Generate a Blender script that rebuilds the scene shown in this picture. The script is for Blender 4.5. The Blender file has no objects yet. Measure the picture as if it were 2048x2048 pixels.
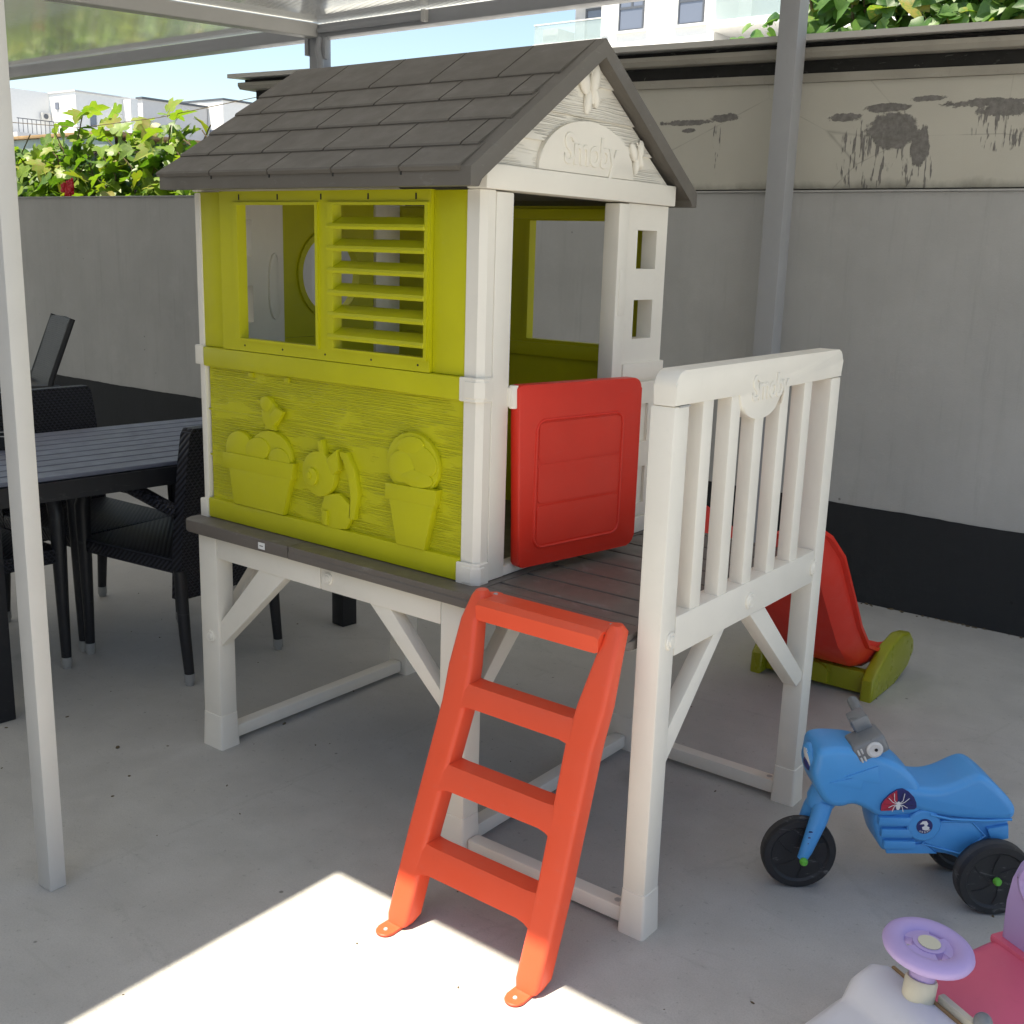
import bpy, bmesh, math, random
from mathutils import Vector, Matrix
random.seed(7)
PI = math.pi
scene = bpy.context.scene
col = scene.collection

# ------------------------------------------------------------------ camera
def look_camera():
    yaw, pitch, roll = math.radians(37.179), math.radians(-13.30), math.radians(1.73)
    F = Vector((-math.sin(yaw)*math.cos(pitch), math.cos(yaw)*math.cos(pitch), math.sin(pitch)))
    Rr = Vector((math.cos(yaw), math.sin(yaw), 0)); U = Rr.cross(F)
    R2 = Rr*math.cos(roll) + U*math.sin(roll); U2 = -Rr*math.sin(roll) + U*math.cos(roll)
    cd = bpy.data.cameras.new('camera'); c = bpy.data.objects.new('camera', cd); col.objects.link(c)
    m = Matrix((R2, U2, -F)).transposed().to_4x4(); m.translation = Vector((2.5874, -1.9146, 1.4742))
    c.matrix_world = m
    cd.sensor_width = 36; cd.lens = 36*2214.7/2048; cd.clip_start = .02; cd.clip_end = 500
    scene.camera = c
look_camera()

# ------------------------------------------------------------------ sky, sun, exposure
SUN = Vector((-.40, -.93, 2.55)).normalized()
w = bpy.data.worlds.new('World'); scene.world = w; w.use_nodes = True
nt = w.node_tree; nt.nodes.clear()
sky = nt.nodes.new('ShaderNodeTexSky'); sky.sky_type = 'NISHITA'; sky.sun_disc = False
sky.sun_elevation = math.asin(SUN.z); sky.sun_rotation = math.atan2(SUN.x, SUN.y)
sky.air_density = 1.0; sky.dust_density = .9; sky.ozone_density = 2.2
bg = nt.nodes.new('ShaderNodeBackground'); bg.inputs['Strength'].default_value = .055
wo = nt.nodes.new('ShaderNodeOutputWorld')
nt.links.new(sky.outputs[0], bg.inputs[0]); nt.links.new(bg.outputs[0], wo.inputs[0])
sd = bpy.data.lights.new('sun', 'SUN'); sd.energy = 2.5; sd.angle = math.radians(.55); sd.color = (1, .955, .88)
so = bpy.data.objects.new('sun', sd); col.objects.link(so); so.rotation_euler = SUN.to_track_quat('Z', 'Y').to_euler()
so.location = (0, 0, 9)
vs = scene.view_settings; vs.view_transform = 'Standard'; vs.look = 'None'; vs.gamma = 1; vs.use_white_balance = True; vs.white_balance_temperature = 7250; vs.white_balance_tint = 8; vs.exposure = 2.2
scene.render.engine = 'CYCLES'
scene.cycles.use_denoising = True
scene.cycles.max_bounces = 8; scene.cycles.diffuse_bounces = 5; scene.cycles.transparent_max_bounces = 12
scene.cycles.sample_clamp_indirect = 6

# ------------------------------------------------------------------ materials
def newmat(name):
    m = bpy.data.materials.new(name); m.use_nodes = True; t = m.node_tree
    return m, t, t.nodes['Principled BSDF']
def N(t, typ, **kw):
    n = t.nodes.new(typ)
    for k, v in kw.items():
        if k in ('operation', 'data_type', 'blend_type', 'feature', 'wave_type', 'bands_direction', 'distance', 'wave_profile', 'clamp_factor'): setattr(n, k, v)
        else: n.inputs[k].default_value = v
    return n
def coords(t, scale=(1, 1, 1), loc=(0, 0, 0), kind='Object'):
    tc = N(t, 'ShaderNodeTexCoord'); mp = N(t, 'ShaderNodeMapping'); mp.inputs['Scale'].default_value = scale
    mp.inputs['Location'].default_value = loc; t.links.new(tc.outputs[kind], mp.inputs[0]); return mp.outputs[0]
def ramp(t, fac, stops):
    r = N(t, 'ShaderNodeValToRGB'); e = r.color_ramp.elements
    while len(e) < len(stops): e.new(.5)
    for i, (p, c) in enumerate(stops): e[i].position = p; e[i].color = (c[0], c[1], c[2], 1)
    t.links.new(fac, r.inputs[0]); return r.outputs[0]
def mixc(t, fac, a, b, blend='MIX'):
    m = N(t, 'ShaderNodeMix', data_type='RGBA', blend_type=blend)
    for k, v in ((0, fac), (6, a), (7, b)):
        if isinstance(v, (int, float)): m.inputs[k].default_value = v
        elif isinstance(v, (tuple, list)): m.inputs[k].default_value = (v[0], v[1], v[2], 1)
        else: t.links.new(v, m.inputs[k])
    return m.outputs[2]
def mth(t, op, a, b=None, c=None):
    m = N(t, 'ShaderNodeMath', operation=op)
    for i, v in enumerate((a, b, c)):
        if v is None: continue
        if isinstance(v, (int, float)): m.inputs[i].default_value = v
        else: t.links.new(v, m.inputs[i])
    return m.outputs[0]
def noise(t, vec, scale, detail=4, rough=.55, dist=0):
    n = N(t, 'ShaderNodeTexNoise', Scale=scale, Detail=detail, Roughness=rough, Distortion=dist); t.links.new(vec, n.inputs['Vector']); return n.outputs[0]
def bump(t, b, h, strength, dist=.002, prev=None):
    n = N(t, 'ShaderNodeBump', Strength=strength, Distance=dist); t.links.new(h, n.inputs['Height'])
    if prev: t.links.new(prev, n.inputs['Normal'])
    t.links.new(n.outputs[0], b.inputs['Normal']); return n.outputs[0]

def plastic(name, c, rough=.42, var=.10, bs=.12, dirt=.12, spec=.45):
    m, t, b = newmat(name); v = coords(t)
    n1 = noise(t, v, 5, 5); f = ramp(t, n1, [(.3, (1-var,)*3), (.7, (1,)*3)])
    base = mixc(t, 1.0, tuple(c), f, 'MULTIPLY')
    n2 = noise(t, v, 28, 6, .7); d = ramp(t, n2, [(.58, (0, 0, 0)), (.78, (dirt,)*3)])
    base = mixc(t, d, base, (c[0]*.55+.01, c[1]*.53+.01, c[2]*.5+.01))
    sc = noise(t, coords(t, (6, 6, 22)), 2.2, 6, .75, .8); base = mixc(t, ramp(t, sc, [(.60, (0,)*3), (.66, (dirt*1.3,)*3)]), base, tuple(min(1, x*.75+.10) for x in c))
    t.links.new(base, b.inputs['Base Color'])
    r = ramp(t, noise(t, v, 17, 4), [(.3, (rough-.07,)*3), (.7, (rough+.1,)*3)]); t.links.new(r, b.inputs['Roughness'])
    b.inputs['Specular IOR Level'].default_value = spec
    bump(t, b, noise(t, v, 420, 2), bs, .0012)
    return m
def grain(name, c, amt=.9, sc=1.0):
    m, t, b = newmat(name); v = coords(t, (.55*sc, .55*sc, 6.2*sc)); v2 = coords(t)
    wv = N(t, 'ShaderNodeTexWave', Scale=6.5, Distortion=6, Detail=2); wv.inputs['Detail Scale'].default_value = 1.1
    wv.bands_direction = 'Z'; t.links.new(v, wv.inputs[0])
    g = ramp(t, wv.outputs[0], [(.25, (0, 0, 0)), (.6, (1, 1, 1))])
    msk = ramp(t, noise(t, coords(t, (5, 5, 14)), 1, 3), [(.42, (0, 0, 0)), (.6, (1, 1, 1))])
    h = mth(t, 'MULTIPLY', mth(t, 'SUBTRACT', 1, g), msk)
    n1 = noise(t, v2, 5, 5); f = ramp(t, n1, [(.3, (.9,)*3), (.7, (1,)*3)])
    t.links.new(mixc(t, 1.0, tuple(c), f, 'MULTIPLY'), b.inputs['Base Color'])
    b.inputs['Roughness'].default_value = .43
    p = bump(t, b, noise(t, v2, 420, 2), .1, .0012)
    bump(t, b, mth(t, 'MULTIPLY', h, -1), amt, .009, p)
    return m

M = {}
M['lime'] = plastic('lime plastic', (.55, .535, .013), .40)
M['lime_grain'] = grain('lime wood grain plastic', (.55, .535, .013))
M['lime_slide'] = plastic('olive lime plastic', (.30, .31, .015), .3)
M['white'] = plastic('ivory plastic', (.84, .80, .715), .42, .07, .1, .10)
M['white_grain'] = grain('ivory wood grain plastic', (.84, .80, .715), 1.0, .95)
M['red'] = plastic('red plastic', (.74, .034, .017), .38)
M['orange'] = plastic('orange red plastic', (.86, .100, .042), .40, .06)
M['roof'] = plastic('taupe roof plastic', (.140, .127, .110), .46, .12, .2, .3)
M['deck'] = plastic('brown deck plastic', (.150, .130, .114), .42, .15, .2, .5)
M['metal_white'] = plastic('painted white metal', (.60, .59, .56), .42, .08, .05, .15)
M['metal_grey'] = plastic('painted grey metal', (.36, .37, .39), .42, .08, .05, .15)
M['bolt'] = plastic('screw steel', (.45, .45, .44), .35)
M['blue'] = plastic('sky blue plastic', (.068, .34, .74), .36, .07, .1, .1)
M['rubber'] = plastic('black scuffed plastic', (.024, .024, .026), .5, .25, .3, .9)
M['tread'] = plastic('dusty tread plastic', (.075, .073, .070), .7, .5, .3, .9)
M['green_cap'] = plastic('green cap plastic', (.13, .48, .06), .4)
M['grey_plastic'] = plastic('silver grey plastic', (.20, .21, .22), .3)
M['chrome'] = plastic('silver foil', (.62, .62, .62), .25)
M['lilac'] = plastic('lilac plastic', (.47, .36, .66), .38, .05, .05, .08)
M['pink'] = plastic('pink plastic', (.74, .13, .225), .38, .08)
M['car_white'] = plastic('cool white plastic', (.64, .65, .70), .36, .05, .05, .08)
M['cream'] = plastic('cream plastic', (.66, .62, .48), .4)
M['dark'] = plastic('black plastic', (.015, .015, .015), .5)
M['black_metal'] = plastic('black painted metal', (.014, .015, .019), .42, .2, .1, .2)
M['slat'] = plastic('dark blue grey composite', (.135, .150, .205), .45, .2, .3, .3)
M['steel'] = plastic('brushed foot cap', (.34, .34, .33), .35)
M['paint'] = plastic('white facade', (.74, .74, .73), .8, .05, 0, .05)
M['paint_grey'] = plastic('pale grey facade', (.55, .55, .56), .8, .05, 0, .05)
M['frame'] = plastic('anthracite frame', (.09, .10, .12), .4)
M['rust'] = plastic('rusty sheet', (.42, .27, .13), .8, .4, .2, .9)
M['pale_green'] = plastic('pale green sheet', (.33, .40, .35), .6, .2, .1, .5)
M['paper'] = plastic('white paper', (.8, .8, .8), .6)
M['trim'] = plastic('aged beige paint', (.40, .38, .33), .7, .2, .1, .6)
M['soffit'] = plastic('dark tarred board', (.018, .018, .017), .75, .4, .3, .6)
M['flower'] = plastic('red petal', (.55, .008, .02), .6)
M['stem'] = plastic('vine stem', (.12, .09, .05), .8)
M['web_red'] = plastic('red print', (.50, .035, .07), .3)
M['web_blue'] = plastic('navy print', (.03, .035, .16), .3)

def glassmat(name, c, rough, alpha):
    m, t, b = newmat(name); b.inputs['Base Color'].default_value = (*c, 1); b.inputs['Roughness'].default_value = rough
    b.inputs['Alpha'].default_value = alpha; b.inputs['Specular IOR Level'].default_value = .8
    return m
M['glass_dark'] = glassmat('window glass', (.14, .16, .21), .05, 1)
M['glass_balc'] = glassmat('balcony glass', (.45, .55, .54), .05, .40)

def wicker():
    m, t, b = newmat('black woven wicker'); v = coords(t)
    hs = []
    for d, ph in (('DIAGONAL', 1), ('Z', 1)):
        wv = N(t, 'ShaderNodeTexWave', Scale=30, Distortion=.3); wv.bands_direction = d; t.links.new(v, wv.inputs[0]); hs.append(wv.outputs[0])
    vx = N(t, 'ShaderNodeTexWave', Scale=34, Distortion=.2); vx.bands_direction = 'Y'; t.links.new(v, vx.inputs[0])
    h = mth(t, 'MAXIMUM', mth(t, 'MULTIPLY', hs[1], mth(t, 'SUBTRACT', 1, vx.outputs[0])), mth(t, 'MULTIPLY', hs[0], vx.outputs[0]))
    t.links.new(ramp(t, h, [(.2, (.004, .004, .006)), (.75, (.028, .031, .045))]), b.inputs['Base Color'])
    b.inputs['Roughness'].default_value = .45; b.inputs['Specular IOR Level'].default_value = .3
    bump(t, b, h, .8, .003); return m
M['wicker'] = wicker()

def concrete():
    m, t, b = newmat('worn concrete'); v = coords(t)
    a = noise(t, v, .9, 6, .6, .4); base = ramp(t, a, [(.3, (.43, .42, .395)), (.55, (.48, .47, .445)), (.75, (.52, .51, .485))])
    c = noise(t, v, 7, 6, .65); base = mixc(t, ramp(t, c, [(.36, (.32,)*3), (.62, (0,)*3)]), base, (.32, .31, .29))
    sp = noise(t, v, 55, 3, .7); base = mixc(t, ramp(t, sp, [(.62, (0,)*3), (.72, (.5,)*3)]), base, (.19, .185, .17))
    li = noise(t, v, 90, 3, .8); base = mixc(t, ramp(t, li, [(.68, (0,)*3), (.76, (.4,)*3)]), base, (.62, .61, .58))
    vo = N(t, 'ShaderNodeTexVoronoi', Scale=5.5, Randomness=1); t.links.new(v, vo.inputs[0])
    base = mixc(t, ramp(t, vo.outputs['Distance'], [(.022, (.75,)*3), (.034, (0,)*3)]), base, (.09, .085, .075))
    vo2 = N(t, 'ShaderNodeTexVoronoi', Scale=1.7, Randomness=1); t.links.new(v, vo2.inputs[0])
    st = mth(t, 'ADD', vo2.outputs['Distance'], mth(t, 'MULTIPLY', noise(t, v, 20, 4), .12))
    base = mixc(t, ramp(t, st, [(.13, (.40,)*3), (.19, (0,)*3)]), base, (.22, .215, .2))
    fg = noise(t, v, 260, 3, .8); base = mixc(t, ramp(t, fg, [(.38, (.36,)*3), (.55, (0,)*3)]), base, (.31, .302, .285))
    sc = noise(t, coords(t, (2.2, 16, 1)), 1.5, 5, .7, .6); base = mixc(t, ramp(t, sc, [(.60, (0,)*3), (.70, (.22,)*3)]), base, (.27, .265, .25))
    dust = noise(t, v, 2.3, 6, .7); base = mixc(t, ramp(t, dust, [(.55, (0,)*3), (.72, (.35,)*3)]), base, (.55, .54, .51))
    vc = N(t, 'ShaderNodeTexVoronoi', feature='DISTANCE_TO_EDGE', Scale=.55); t.links.new(v, vc.inputs[0])
    ck = mth(t, 'ADD', vc.outputs[0], mth(t, 'MULTIPLY', mth(t, 'SUBTRACT', noise(t, v, 6, 4, .7), .5), .05))
    base = mixc(t, ramp(t, mth(t, 'ABSOLUTE', ck), [(.0008, (.12,)*3), (.0022, (0,)*3)]), base, (.17, .165, .15))
    t.links.new(base, b.inputs['Base Color'])
    t.links.new(ramp(t, c, [(.3, (.5,)*3), (.7, (.72,)*3)]), b.inputs['Roughness'])
    p = bump(t, b, noise(t, v, 160, 5, .7), .25, .002); bump(t, b, noise(t, v, 3, 4), .12, .01, p); return m
M['concrete'] = concrete()

def plaster(name, c, fine=.3):
    m, t, b = newmat(name); v = coords(t)
    base = ramp(t, noise(t, v, 1.6, 6, .6), [(.3, tuple(x*.88 for x in c)), (.7, tuple(x*1.06 for x in c))])
    streak = noise(t, coords(t, (6, 6, .5)), 1.5, 5, .6)
    base = mixc(t, ramp(t, streak, [(.52, (0,)*3), (.75, (.22,)*3)]), base, tuple(x*.7 for x in c))
    vo = N(t, 'ShaderNodeTexVoronoi', Scale=6, Randomness=1); t.links.new(v, vo.inputs[0])
    base = mixc(t, ramp(t, vo.outputs['Distance'], [(.025, (.8,)*3), (.045, (0,)*3)]), base, tuple(x*.3 for x in c))
    drip = noise(t, coords(t, (14, 14, .8)), 1.6, 6, .7)
    base = mixc(t, ramp(t, drip, [(.56, (0,)*3), (.70, (.30,)*3)]), base, tuple(x*.62 for x in c))
    pale = noise(t, v, 2.6, 7, .72); base = mixc(t, ramp(t, pale, [(.55, (0,)*3), (.74, (.30,)*3)]), base, tuple(min(1, x*1.25+.01) for x in c))
    spk = noise(t, v, 75, 3, .8); base = mixc(t, ramp(t, spk, [(.66, (0,)*3), (.74, (.45,)*3)]), base, tuple(x*.55 for x in c))
    t.links.new(base, b.inputs['Base Color']); b.inputs['Roughness'].default_value = .85
    p = bump(t, b, noise(t, v, 120, 4, .7), fine, .003); p = bump(t, b, noise(t, coords(t, (1, 1, .35)), 30, 4), .25, .006, p); bump(t, b, noise(t, v, 8, 3), .2, .012, p)
    return m
M['wall'] = plaster('grey plaster', (.43, .432, .425))
M['dado'] = plaster('anthracite dado paint', (.017, .019, .022), .15)

def stained():
    m, t, b = newmat('cream render with cement patches'); v = coords(t)
    c = (.53, .515, .455)
    base = ramp(t, noise(t, v, 1.6, 6), [(.3, tuple(x*.9 for x in c)), (.7, tuple(x*1.04 for x in c))])
    sep = N(t, 'ShaderNodeSeparateXYZ'); t.links.new(v, sep.inputs[0]); X, Z = sep.outputs[0], sep.outputs[2]
    dn = mth(t, 'MULTIPLY', mth(t, 'SUBTRACT', noise(t, coords(t, (1, 1, 1.6)), 22, 7, .78), .5), 2.6)
    dz = mth(t, 'MULTIPLY', mth(t, 'SUBTRACT', noise(t, coords(t, (42, 42, 5)), 1, 4, .7), .5), 1.9)
    def blob(cx, cz, rx, rz, jit=1.0, drip=0.0):
        a = mth(t, 'POWER', mth(t, 'DIVIDE', mth(t, 'SUBTRACT', X, cx), rx), 2)
        e = mth(t, 'POWER', mth(t, 'DIVIDE', mth(t, 'SUBTRACT', Z, cz), rz), 2)
        d = mth(t, 'SQRT', mth(t, 'ADD', a, e))
        d = mth(t, 'ADD', d, mth(t, 'MULTIPLY', dn, jit))
        if drip: d = mth(t, 'ADD', d, mth(t, 'MULTIPLY', dz, drip))
        return d
    ms = [blob(.905, 1.995, .115, .075, .35, .30), blob(1.022, 1.93, .038, .085, .3, .5), blob(.875, 2.085, .10, .018, .5, .1),
          blob(.70, 2.055, .075, .018, .7, .2), blob(1.03, 2.113, .075, .012, .7, .1), blob(1.28, 2.085, .16, .016, 1.0, .3), blob(1.34, 2.06, .11, .026, .9, .6),
          blob(.14, 2.078, .07, .017, .8, .2), blob(-.06, 2.065, .13, .013, .9, .2), blob(-.04, 2.03, .035, .010, .8, 0), blob(-.9, 2.0, .2, .03, 1.0, .3)]
    mn = ms[0]
    for k in ms[1:]: mn = mth(t, 'MINIMUM', mn, k)
    mask = ramp(t, mn, [(.86, (1,)*3), (.97, (0,)*3)])
    dr_ = ramp(t, noise(t, coords(t, (60, 60, 8)), 1, 3, .6), [(.55, (0,)*3), (.585, (1,)*3)])
    def region(cx, cz, rx, rz):
        a_ = mth(t, 'POWER', mth(t, 'DIVIDE', mth(t, 'SUBTRACT', X, cx), rx), 2); e_ = mth(t, 'POWER', mth(t, 'DIVIDE', mth(t, 'SUBTRACT', Z, cz), rz), 2)
        return mth(t, 'SUBTRACT', 1.0, mth(t, 'ADD', a_, e_))
    rg = region(.80, 1.90, .13, .15)
    for q in ((1.02, 1.84, .065, .10), (1.34, 1.99, .13, .09), (.105, 1.96, .022, .14), (.93, 1.93, .12, .06)): rg = mth(t, 'MAXIMUM', rg, region(*q))
    dm = mth(t, 'MULTIPLY', dr_, ramp(t, mth(t, 'ADD', rg, mth(t, 'MULTIPLY', noise(t, v, 14, 3), .5)), [(.30, (0,)*3), (.42, (1,)*3)]))
    mask = mth(t, 'MAXIMUM', mask, dm)
    cem = ramp(t, noise(t, v, 40, 5, .7), [(.35, (.15, .145, .135)), (.65, (.25, .24, .23))])
    base = mixc(t, mask, base, cem)
    # hairline cracks and grime along the bottom ledge
    vo = N(t, 'ShaderNodeTexVoronoi', feature='DISTANCE_TO_EDGE', Scale=1.4); t.links.new(coords(t, (1, 1, 1.8)), vo.inputs[0])
    cr = mth(t, 'ADD', vo.outputs[0], mth(t, 'MULTIPLY', noise(t, v, 5, 3), .02))
    base = mixc(t, ramp(t, cr, [(.008, (.5,)*3), (.014, (0,)*3)]), base, (.16, .15, .13))
    low = mth(t, 'ADD', mth(t, 'MULTIPLY', mth(t, 'SUBTRACT', Z, 1.76), 9), mth(t, 'MULTIPLY', noise(t, coords(t, (5, 5, 3)), 1, 5, .7), 1.1))
    base = mixc(t, ramp(t, low, [(.45, (.8,)*3), (.95, (0,)*3)]), base, (.13, .12, .10))
    t.links.new(base, b.inputs['Base Color']); b.inputs['Roughness'].default_value = .85
    p = bump(t, b, noise(t, v, 110, 4, .7), .25, .003); bump(t, b, mask, .6, .004, p)
    return m
M['stained'] = stained()

def leafmat(name, c1, c2):
    m = bpy.data.materials.new(name); m.use_nodes = True; t = m.node_tree; b = t.nodes['Principled BSDF']; out = t.nodes['Material Output']
    oi = N(t, 'ShaderNodeObjectInfo'); v = coords(t)
    f = mth(t, 'ADD', mth(t, 'MULTIPLY', oi.outputs['Random'], .6), mth(t, 'MULTIPLY', noise(t, v, 7, 3), .55))
    c = ramp(t, f, [(.22, c1), (.62, c2), (.78, (c2[0]*1.25, c2[1]*1.08, c2[2])), (.90, (.26, .22, .055))]); t.links.new(c, b.inputs['Base Color']); b.inputs['Roughness'].default_value = .42
    tr = N(t, 'ShaderNodeBsdfTranslucent'); t.links.new(mixc(t, 1.0, c, (1.5, 1.7, .6), 'MULTIPLY'), tr.inputs[0])
    mx = N(t, 'ShaderNodeMixShader'); mx.inputs[0].default_value = .38
    t.links.new(b.outputs[0], mx.inputs[1]); t.links.new(tr.outputs[0], mx.inputs[2]); t.links.new(mx.outputs[0], out.inputs[0])
    bump(t, b, noise(t, v, 60, 3), .2, .003); return m
M['leaf'] = leafmat('vine leaf', (.045, .115, .018), (.17, .26, .04))
M['leaf_dark'] = leafmat('shrub leaf', (.03, .085, .018), (.09, .18, .04))

def polycarb():
    m = bpy.data.materials.new('fluted polycarbonate'); m.use_nodes = True; t = m.node_tree; t.nodes.clear(); out = N(t, 'ShaderNodeOutputMaterial')
    v = coords(t); d = N(t, 'ShaderNodeBsdfDiffuse'); d.inputs[0].default_value = (.20, .205, .21, 1)
    tr = N(t, 'ShaderNodeBsdfTranslucent'); tr.inputs[0].default_value = (.14, .14, .14, 1)
    a = N(t, 'ShaderNodeAddShader'); t.links.new(d.outputs[0], a.inputs[0]); t.links.new(tr.outputs[0], a.inputs[1])
    g = N(t, 'ShaderNodeBsdfGlossy'); g.inputs['Roughness'].default_value = .07; g.inputs[0].default_value = (.85, .87, .85, 1)
    fr = N(t, 'ShaderNodeFresnel', IOR=1.65); mx = N(t, 'ShaderNodeMixShader')
    t.links.new(mth(t, 'MINIMUM', mth(t, 'MULTIPLY', fr.outputs[0], 2.6), .92), mx.inputs[0]); t.links.new(a.outputs[0], mx.inputs[1]); t.links.new(g.outputs[0], mx.inputs[2]); t.links.new(mx.outputs[0], out.inputs[0])
    return m
M['polycarb'] = polycarb()

# ------------------------------------------------------------------ mesh helpers
ORG = {}
class MB:
    def __init__(s): s.bm = bmesh.new()
    def face(s, vs):
        try: return s.bm.faces.new(vs)
        except ValueError: return None
    def box(s, x0, y0, z0, x1, y1, z1, bev=0, seg=2, rot=None, piv=None):
        v = [s.bm.verts.new((x, y, z)) for z in (z0, z1) for y in (y0, y1) for x in (x0, x1)]
        fs = [s.face([v[i] for i in q]) for q in ((0, 2, 3, 1), (4, 5, 7, 6), (0, 1, 5, 4), (2, 6, 7, 3), (0, 4, 6, 2), (1, 3, 7, 5))]
        return s._fin(v, fs, bev, seg, rot, piv)
    def _fin(s, v, fs, bev, seg, rot, piv):
        if rot is not None:
            p = Vector(piv) if piv is not None else Vector((0, 0, 0))
            for q in v: q.co = rot @ (q.co - p) + p
        if bev:
            es = {e for f in fs if f for e in f.edges}
            bmesh.ops.bevel(s.bm, geom=list(es), offset=bev, segments=seg, profile=.6, affect='EDGES', clamp_overlap=True)
        return s
    def prism(s, pts, plane, d0, d1, bev=0, seg=2, rot=None, piv=None):
        def mk(a, b, d): return {'xz': (a, d, b), 'yz': (d, a, b), 'xy': (a, b, d)}[plane]
        A = [s.bm.verts.new(mk(a, b, d0)) for a, b in pts]; B = [s.bm.verts.new(mk(a, b, d1)) for a, b in pts]
        n = len(pts); fs = [s.face(A), s.face(B)] + [s.face([A[i], A[(i+1) % n], B[(i+1) % n], B[i]]) for i in range(n)]
        if bev:
            es = {e for f in fs[:2] for e in f.edges}
            if rot is not None: s._fin(A+B, fs, 0, 1, rot, piv)
            bmesh.ops.bevel(s.bm, geom=list(es), offset=bev, segments=seg, profile=.6, affect='EDGES', clamp_overlap=True)
            return s
        return s._fin(A+B, fs, 0, seg, rot, piv)
    def grid(s, us, vs, holes, plane, d0, d1):
        def mk(a, b, d): return {'xz': (a, d, b), 'yz': (d, a, b), 'xy': (a, b, d)}[plane]
        us = sorted(set(us)); vs = sorted(set(vs)); V = {}
        def vt(i, j, k):
            if (i, j, k) not in V: V[i, j, k] = s.bm.verts.new(mk(us[i], vs[j], d1 if k else d0))
            return V[i, j, k]
        def solid(i, j):
            if not (0 <= i < len(us)-1 and 0 <= j < len(vs)-1): return False
            cu, cv = (us[i]+us[i+1])/2, (vs[j]+vs[j+1])/2
            return not any(a < cu < b and c < cv < d for a, b, c, d in holes)
        for i in range(len(us)-1):
            for j in range(len(vs)-1):
                if not solid(i, j): continue
                for k in (0, 1): s.face([vt(i, j, k), vt(i+1, j, k), vt(i+1, j+1, k), vt(i, j+1, k)])
                for (p, q), nb in ((((i, j), (i+1, j)), (i, j-1)), (((i, j+1), (i+1, j+1)), (i, j+1)), (((i, j), (i, j+1)), (i-1, j)), (((i+1, j), (i+1, j+1)), (i+1, j))):
                    if not solid(*nb): s.face([vt(*p, 0), vt(*q, 0), vt(*q, 1), vt(*p, 1)])
        return s
    def panel(s, u0, u1, v0, v1, holes, plane, d0, d1):
        us = [u0, u1] + [x for h in holes for x in h[:2]]; vs_ = [v0, v1] + [x for h in holes for x in h[2:]]
        return s.grid(us, vs_, holes, plane, d0, d1)
    def loft(s, rings, closed=True, cap=True):
        R = [[s.bm.verts.new(p) for p in r] for r in rings]; n = len(R[0])
        for a, b in zip(R, R[1:]):
            for i in range(n if closed else n-1): s.face([a[i], a[(i+1) % n], b[(i+1) % n], b[i]])
        if cap and closed: s.face(R[0]); s.face(R[-1])
        return s
    def tube(s, path, r, n=10, cap=True, flat=1.0):
        path = [Vector(p) for p in path]; rs = r if isinstance(r, (list, tuple)) else [r]*len(path); rings = []; up = None
        for i, p in enumerate(path):
            t = (path[min(i+1, len(path)-1)] - path[max(i-1, 0)]).normalized()
            if up is None: up = Vector((0, 0, 1)) if abs(t.z) < .9 else Vector((0, 1, 0))
            a = t.cross(up).normalized(); b = a.cross(t).normalized(); up = b
            rings.append([p + (a*math.cos(2*PI*k/n) + b*math.sin(2*PI*k/n)*flat)*rs[i] for k in range(n)])
        return s.loft(rings, True, cap)
    def lathe(s, prof, o=(0, 0, 0), axis=(0, 0, 1), n=24, cap=True):
        ax = Vector(axis).normalized(); a = ax.orthogonal().normalized(); b = ax.cross(a); o = Vector(o)
        return s.loft([[o + ax*h + (a*math.cos(2*PI*k/n) + b*math.sin(2*PI*k/n))*max(r, 1e-4) for k in range(n)] for r, h in prof], True, cap)
    def ellipsoid(s, c, r, n=14, m=8, rot=None):
        c = Vector(c); rings = []
        for j in range(1, m):
            ph = PI*j/m
            ring = [Vector((r[0]*math.sin(ph)*math.cos(2*PI*k/n), r[1]*math.sin(ph)*math.sin(2*PI*k/n), r[2]*math.cos(ph))) for k in range(n)]
            rings.append([c + (rot @ q if rot else q) for q in ring])
        return s.loft(rings)
    def ring_hole(s, cu, cv, r, u0, u1, v0, v1, plane, d0, d1, n=32):
        def mk(a, b, d): return {'xz': (a, d, b), 'yz': (d, a, b), 'xy': (a, b, d)}[plane]
        O, I = [], []
        for k in range(n):
            a = 2*PI*k/n; c_, s_ = math.cos(a), math.sin(a); m = max(abs(c_), abs(s_))
            u = cu + c_/m*((u1-cu) if c_ > 0 else (cu-u0)); v = cv + s_/m*((v1-cv) if s_ > 0 else (cv-v0))
            O.append((u, v)); I.append((cu+c_*r, cv+s_*r))
        vv = [[[s.bm.verts.new(mk(a, b, d)) for a, b in L] for L in (O, I)] for d in (d0, d1)]
        for k in range(n):
            q = (k+1) % n
            for d in (0, 1): s.face([vv[d][0][k], vv[d][0][q], vv[d][1][q], vv[d][1][k]])
            for e in (0, 1): s.face([vv[0][e][k], vv[0][e][q], vv[1][e][q], vv[1][e][k]])
        return s
    def mesh(s, name, mat, smooth=38):
        bmesh.ops.recalc_face_normals(s.bm, faces=s.bm.faces[:])
        me = bpy.data.meshes.new(name); s.bm.to_mesh(me); s.bm.free(); me.materials.append(M[mat] if isinstance(mat, str) else mat)
        if smooth: me.polygons.foreach_set('use_smooth', [True]*len(me.polygons)); me.set_sharp_from_angle(angle=math.radians(smooth))
        return me
    def build(s, name, mat, parent=None, smooth=38, label=None, local=False):
        off = ORG.get(parent.name, Vector((0, 0, 0))) if parent and not local else Vector((0, 0, 0))
        if off.length: bmesh.ops.translate(s.bm, verts=s.bm.verts[:], vec=-off)
        o = bpy.data.objects.new(name, s.mesh(name, mat, smooth)); col.objects.link(o)
        if parent: o.parent = parent; ORG[o.name] = off
        if label: o['label'] = label
        return o
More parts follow.
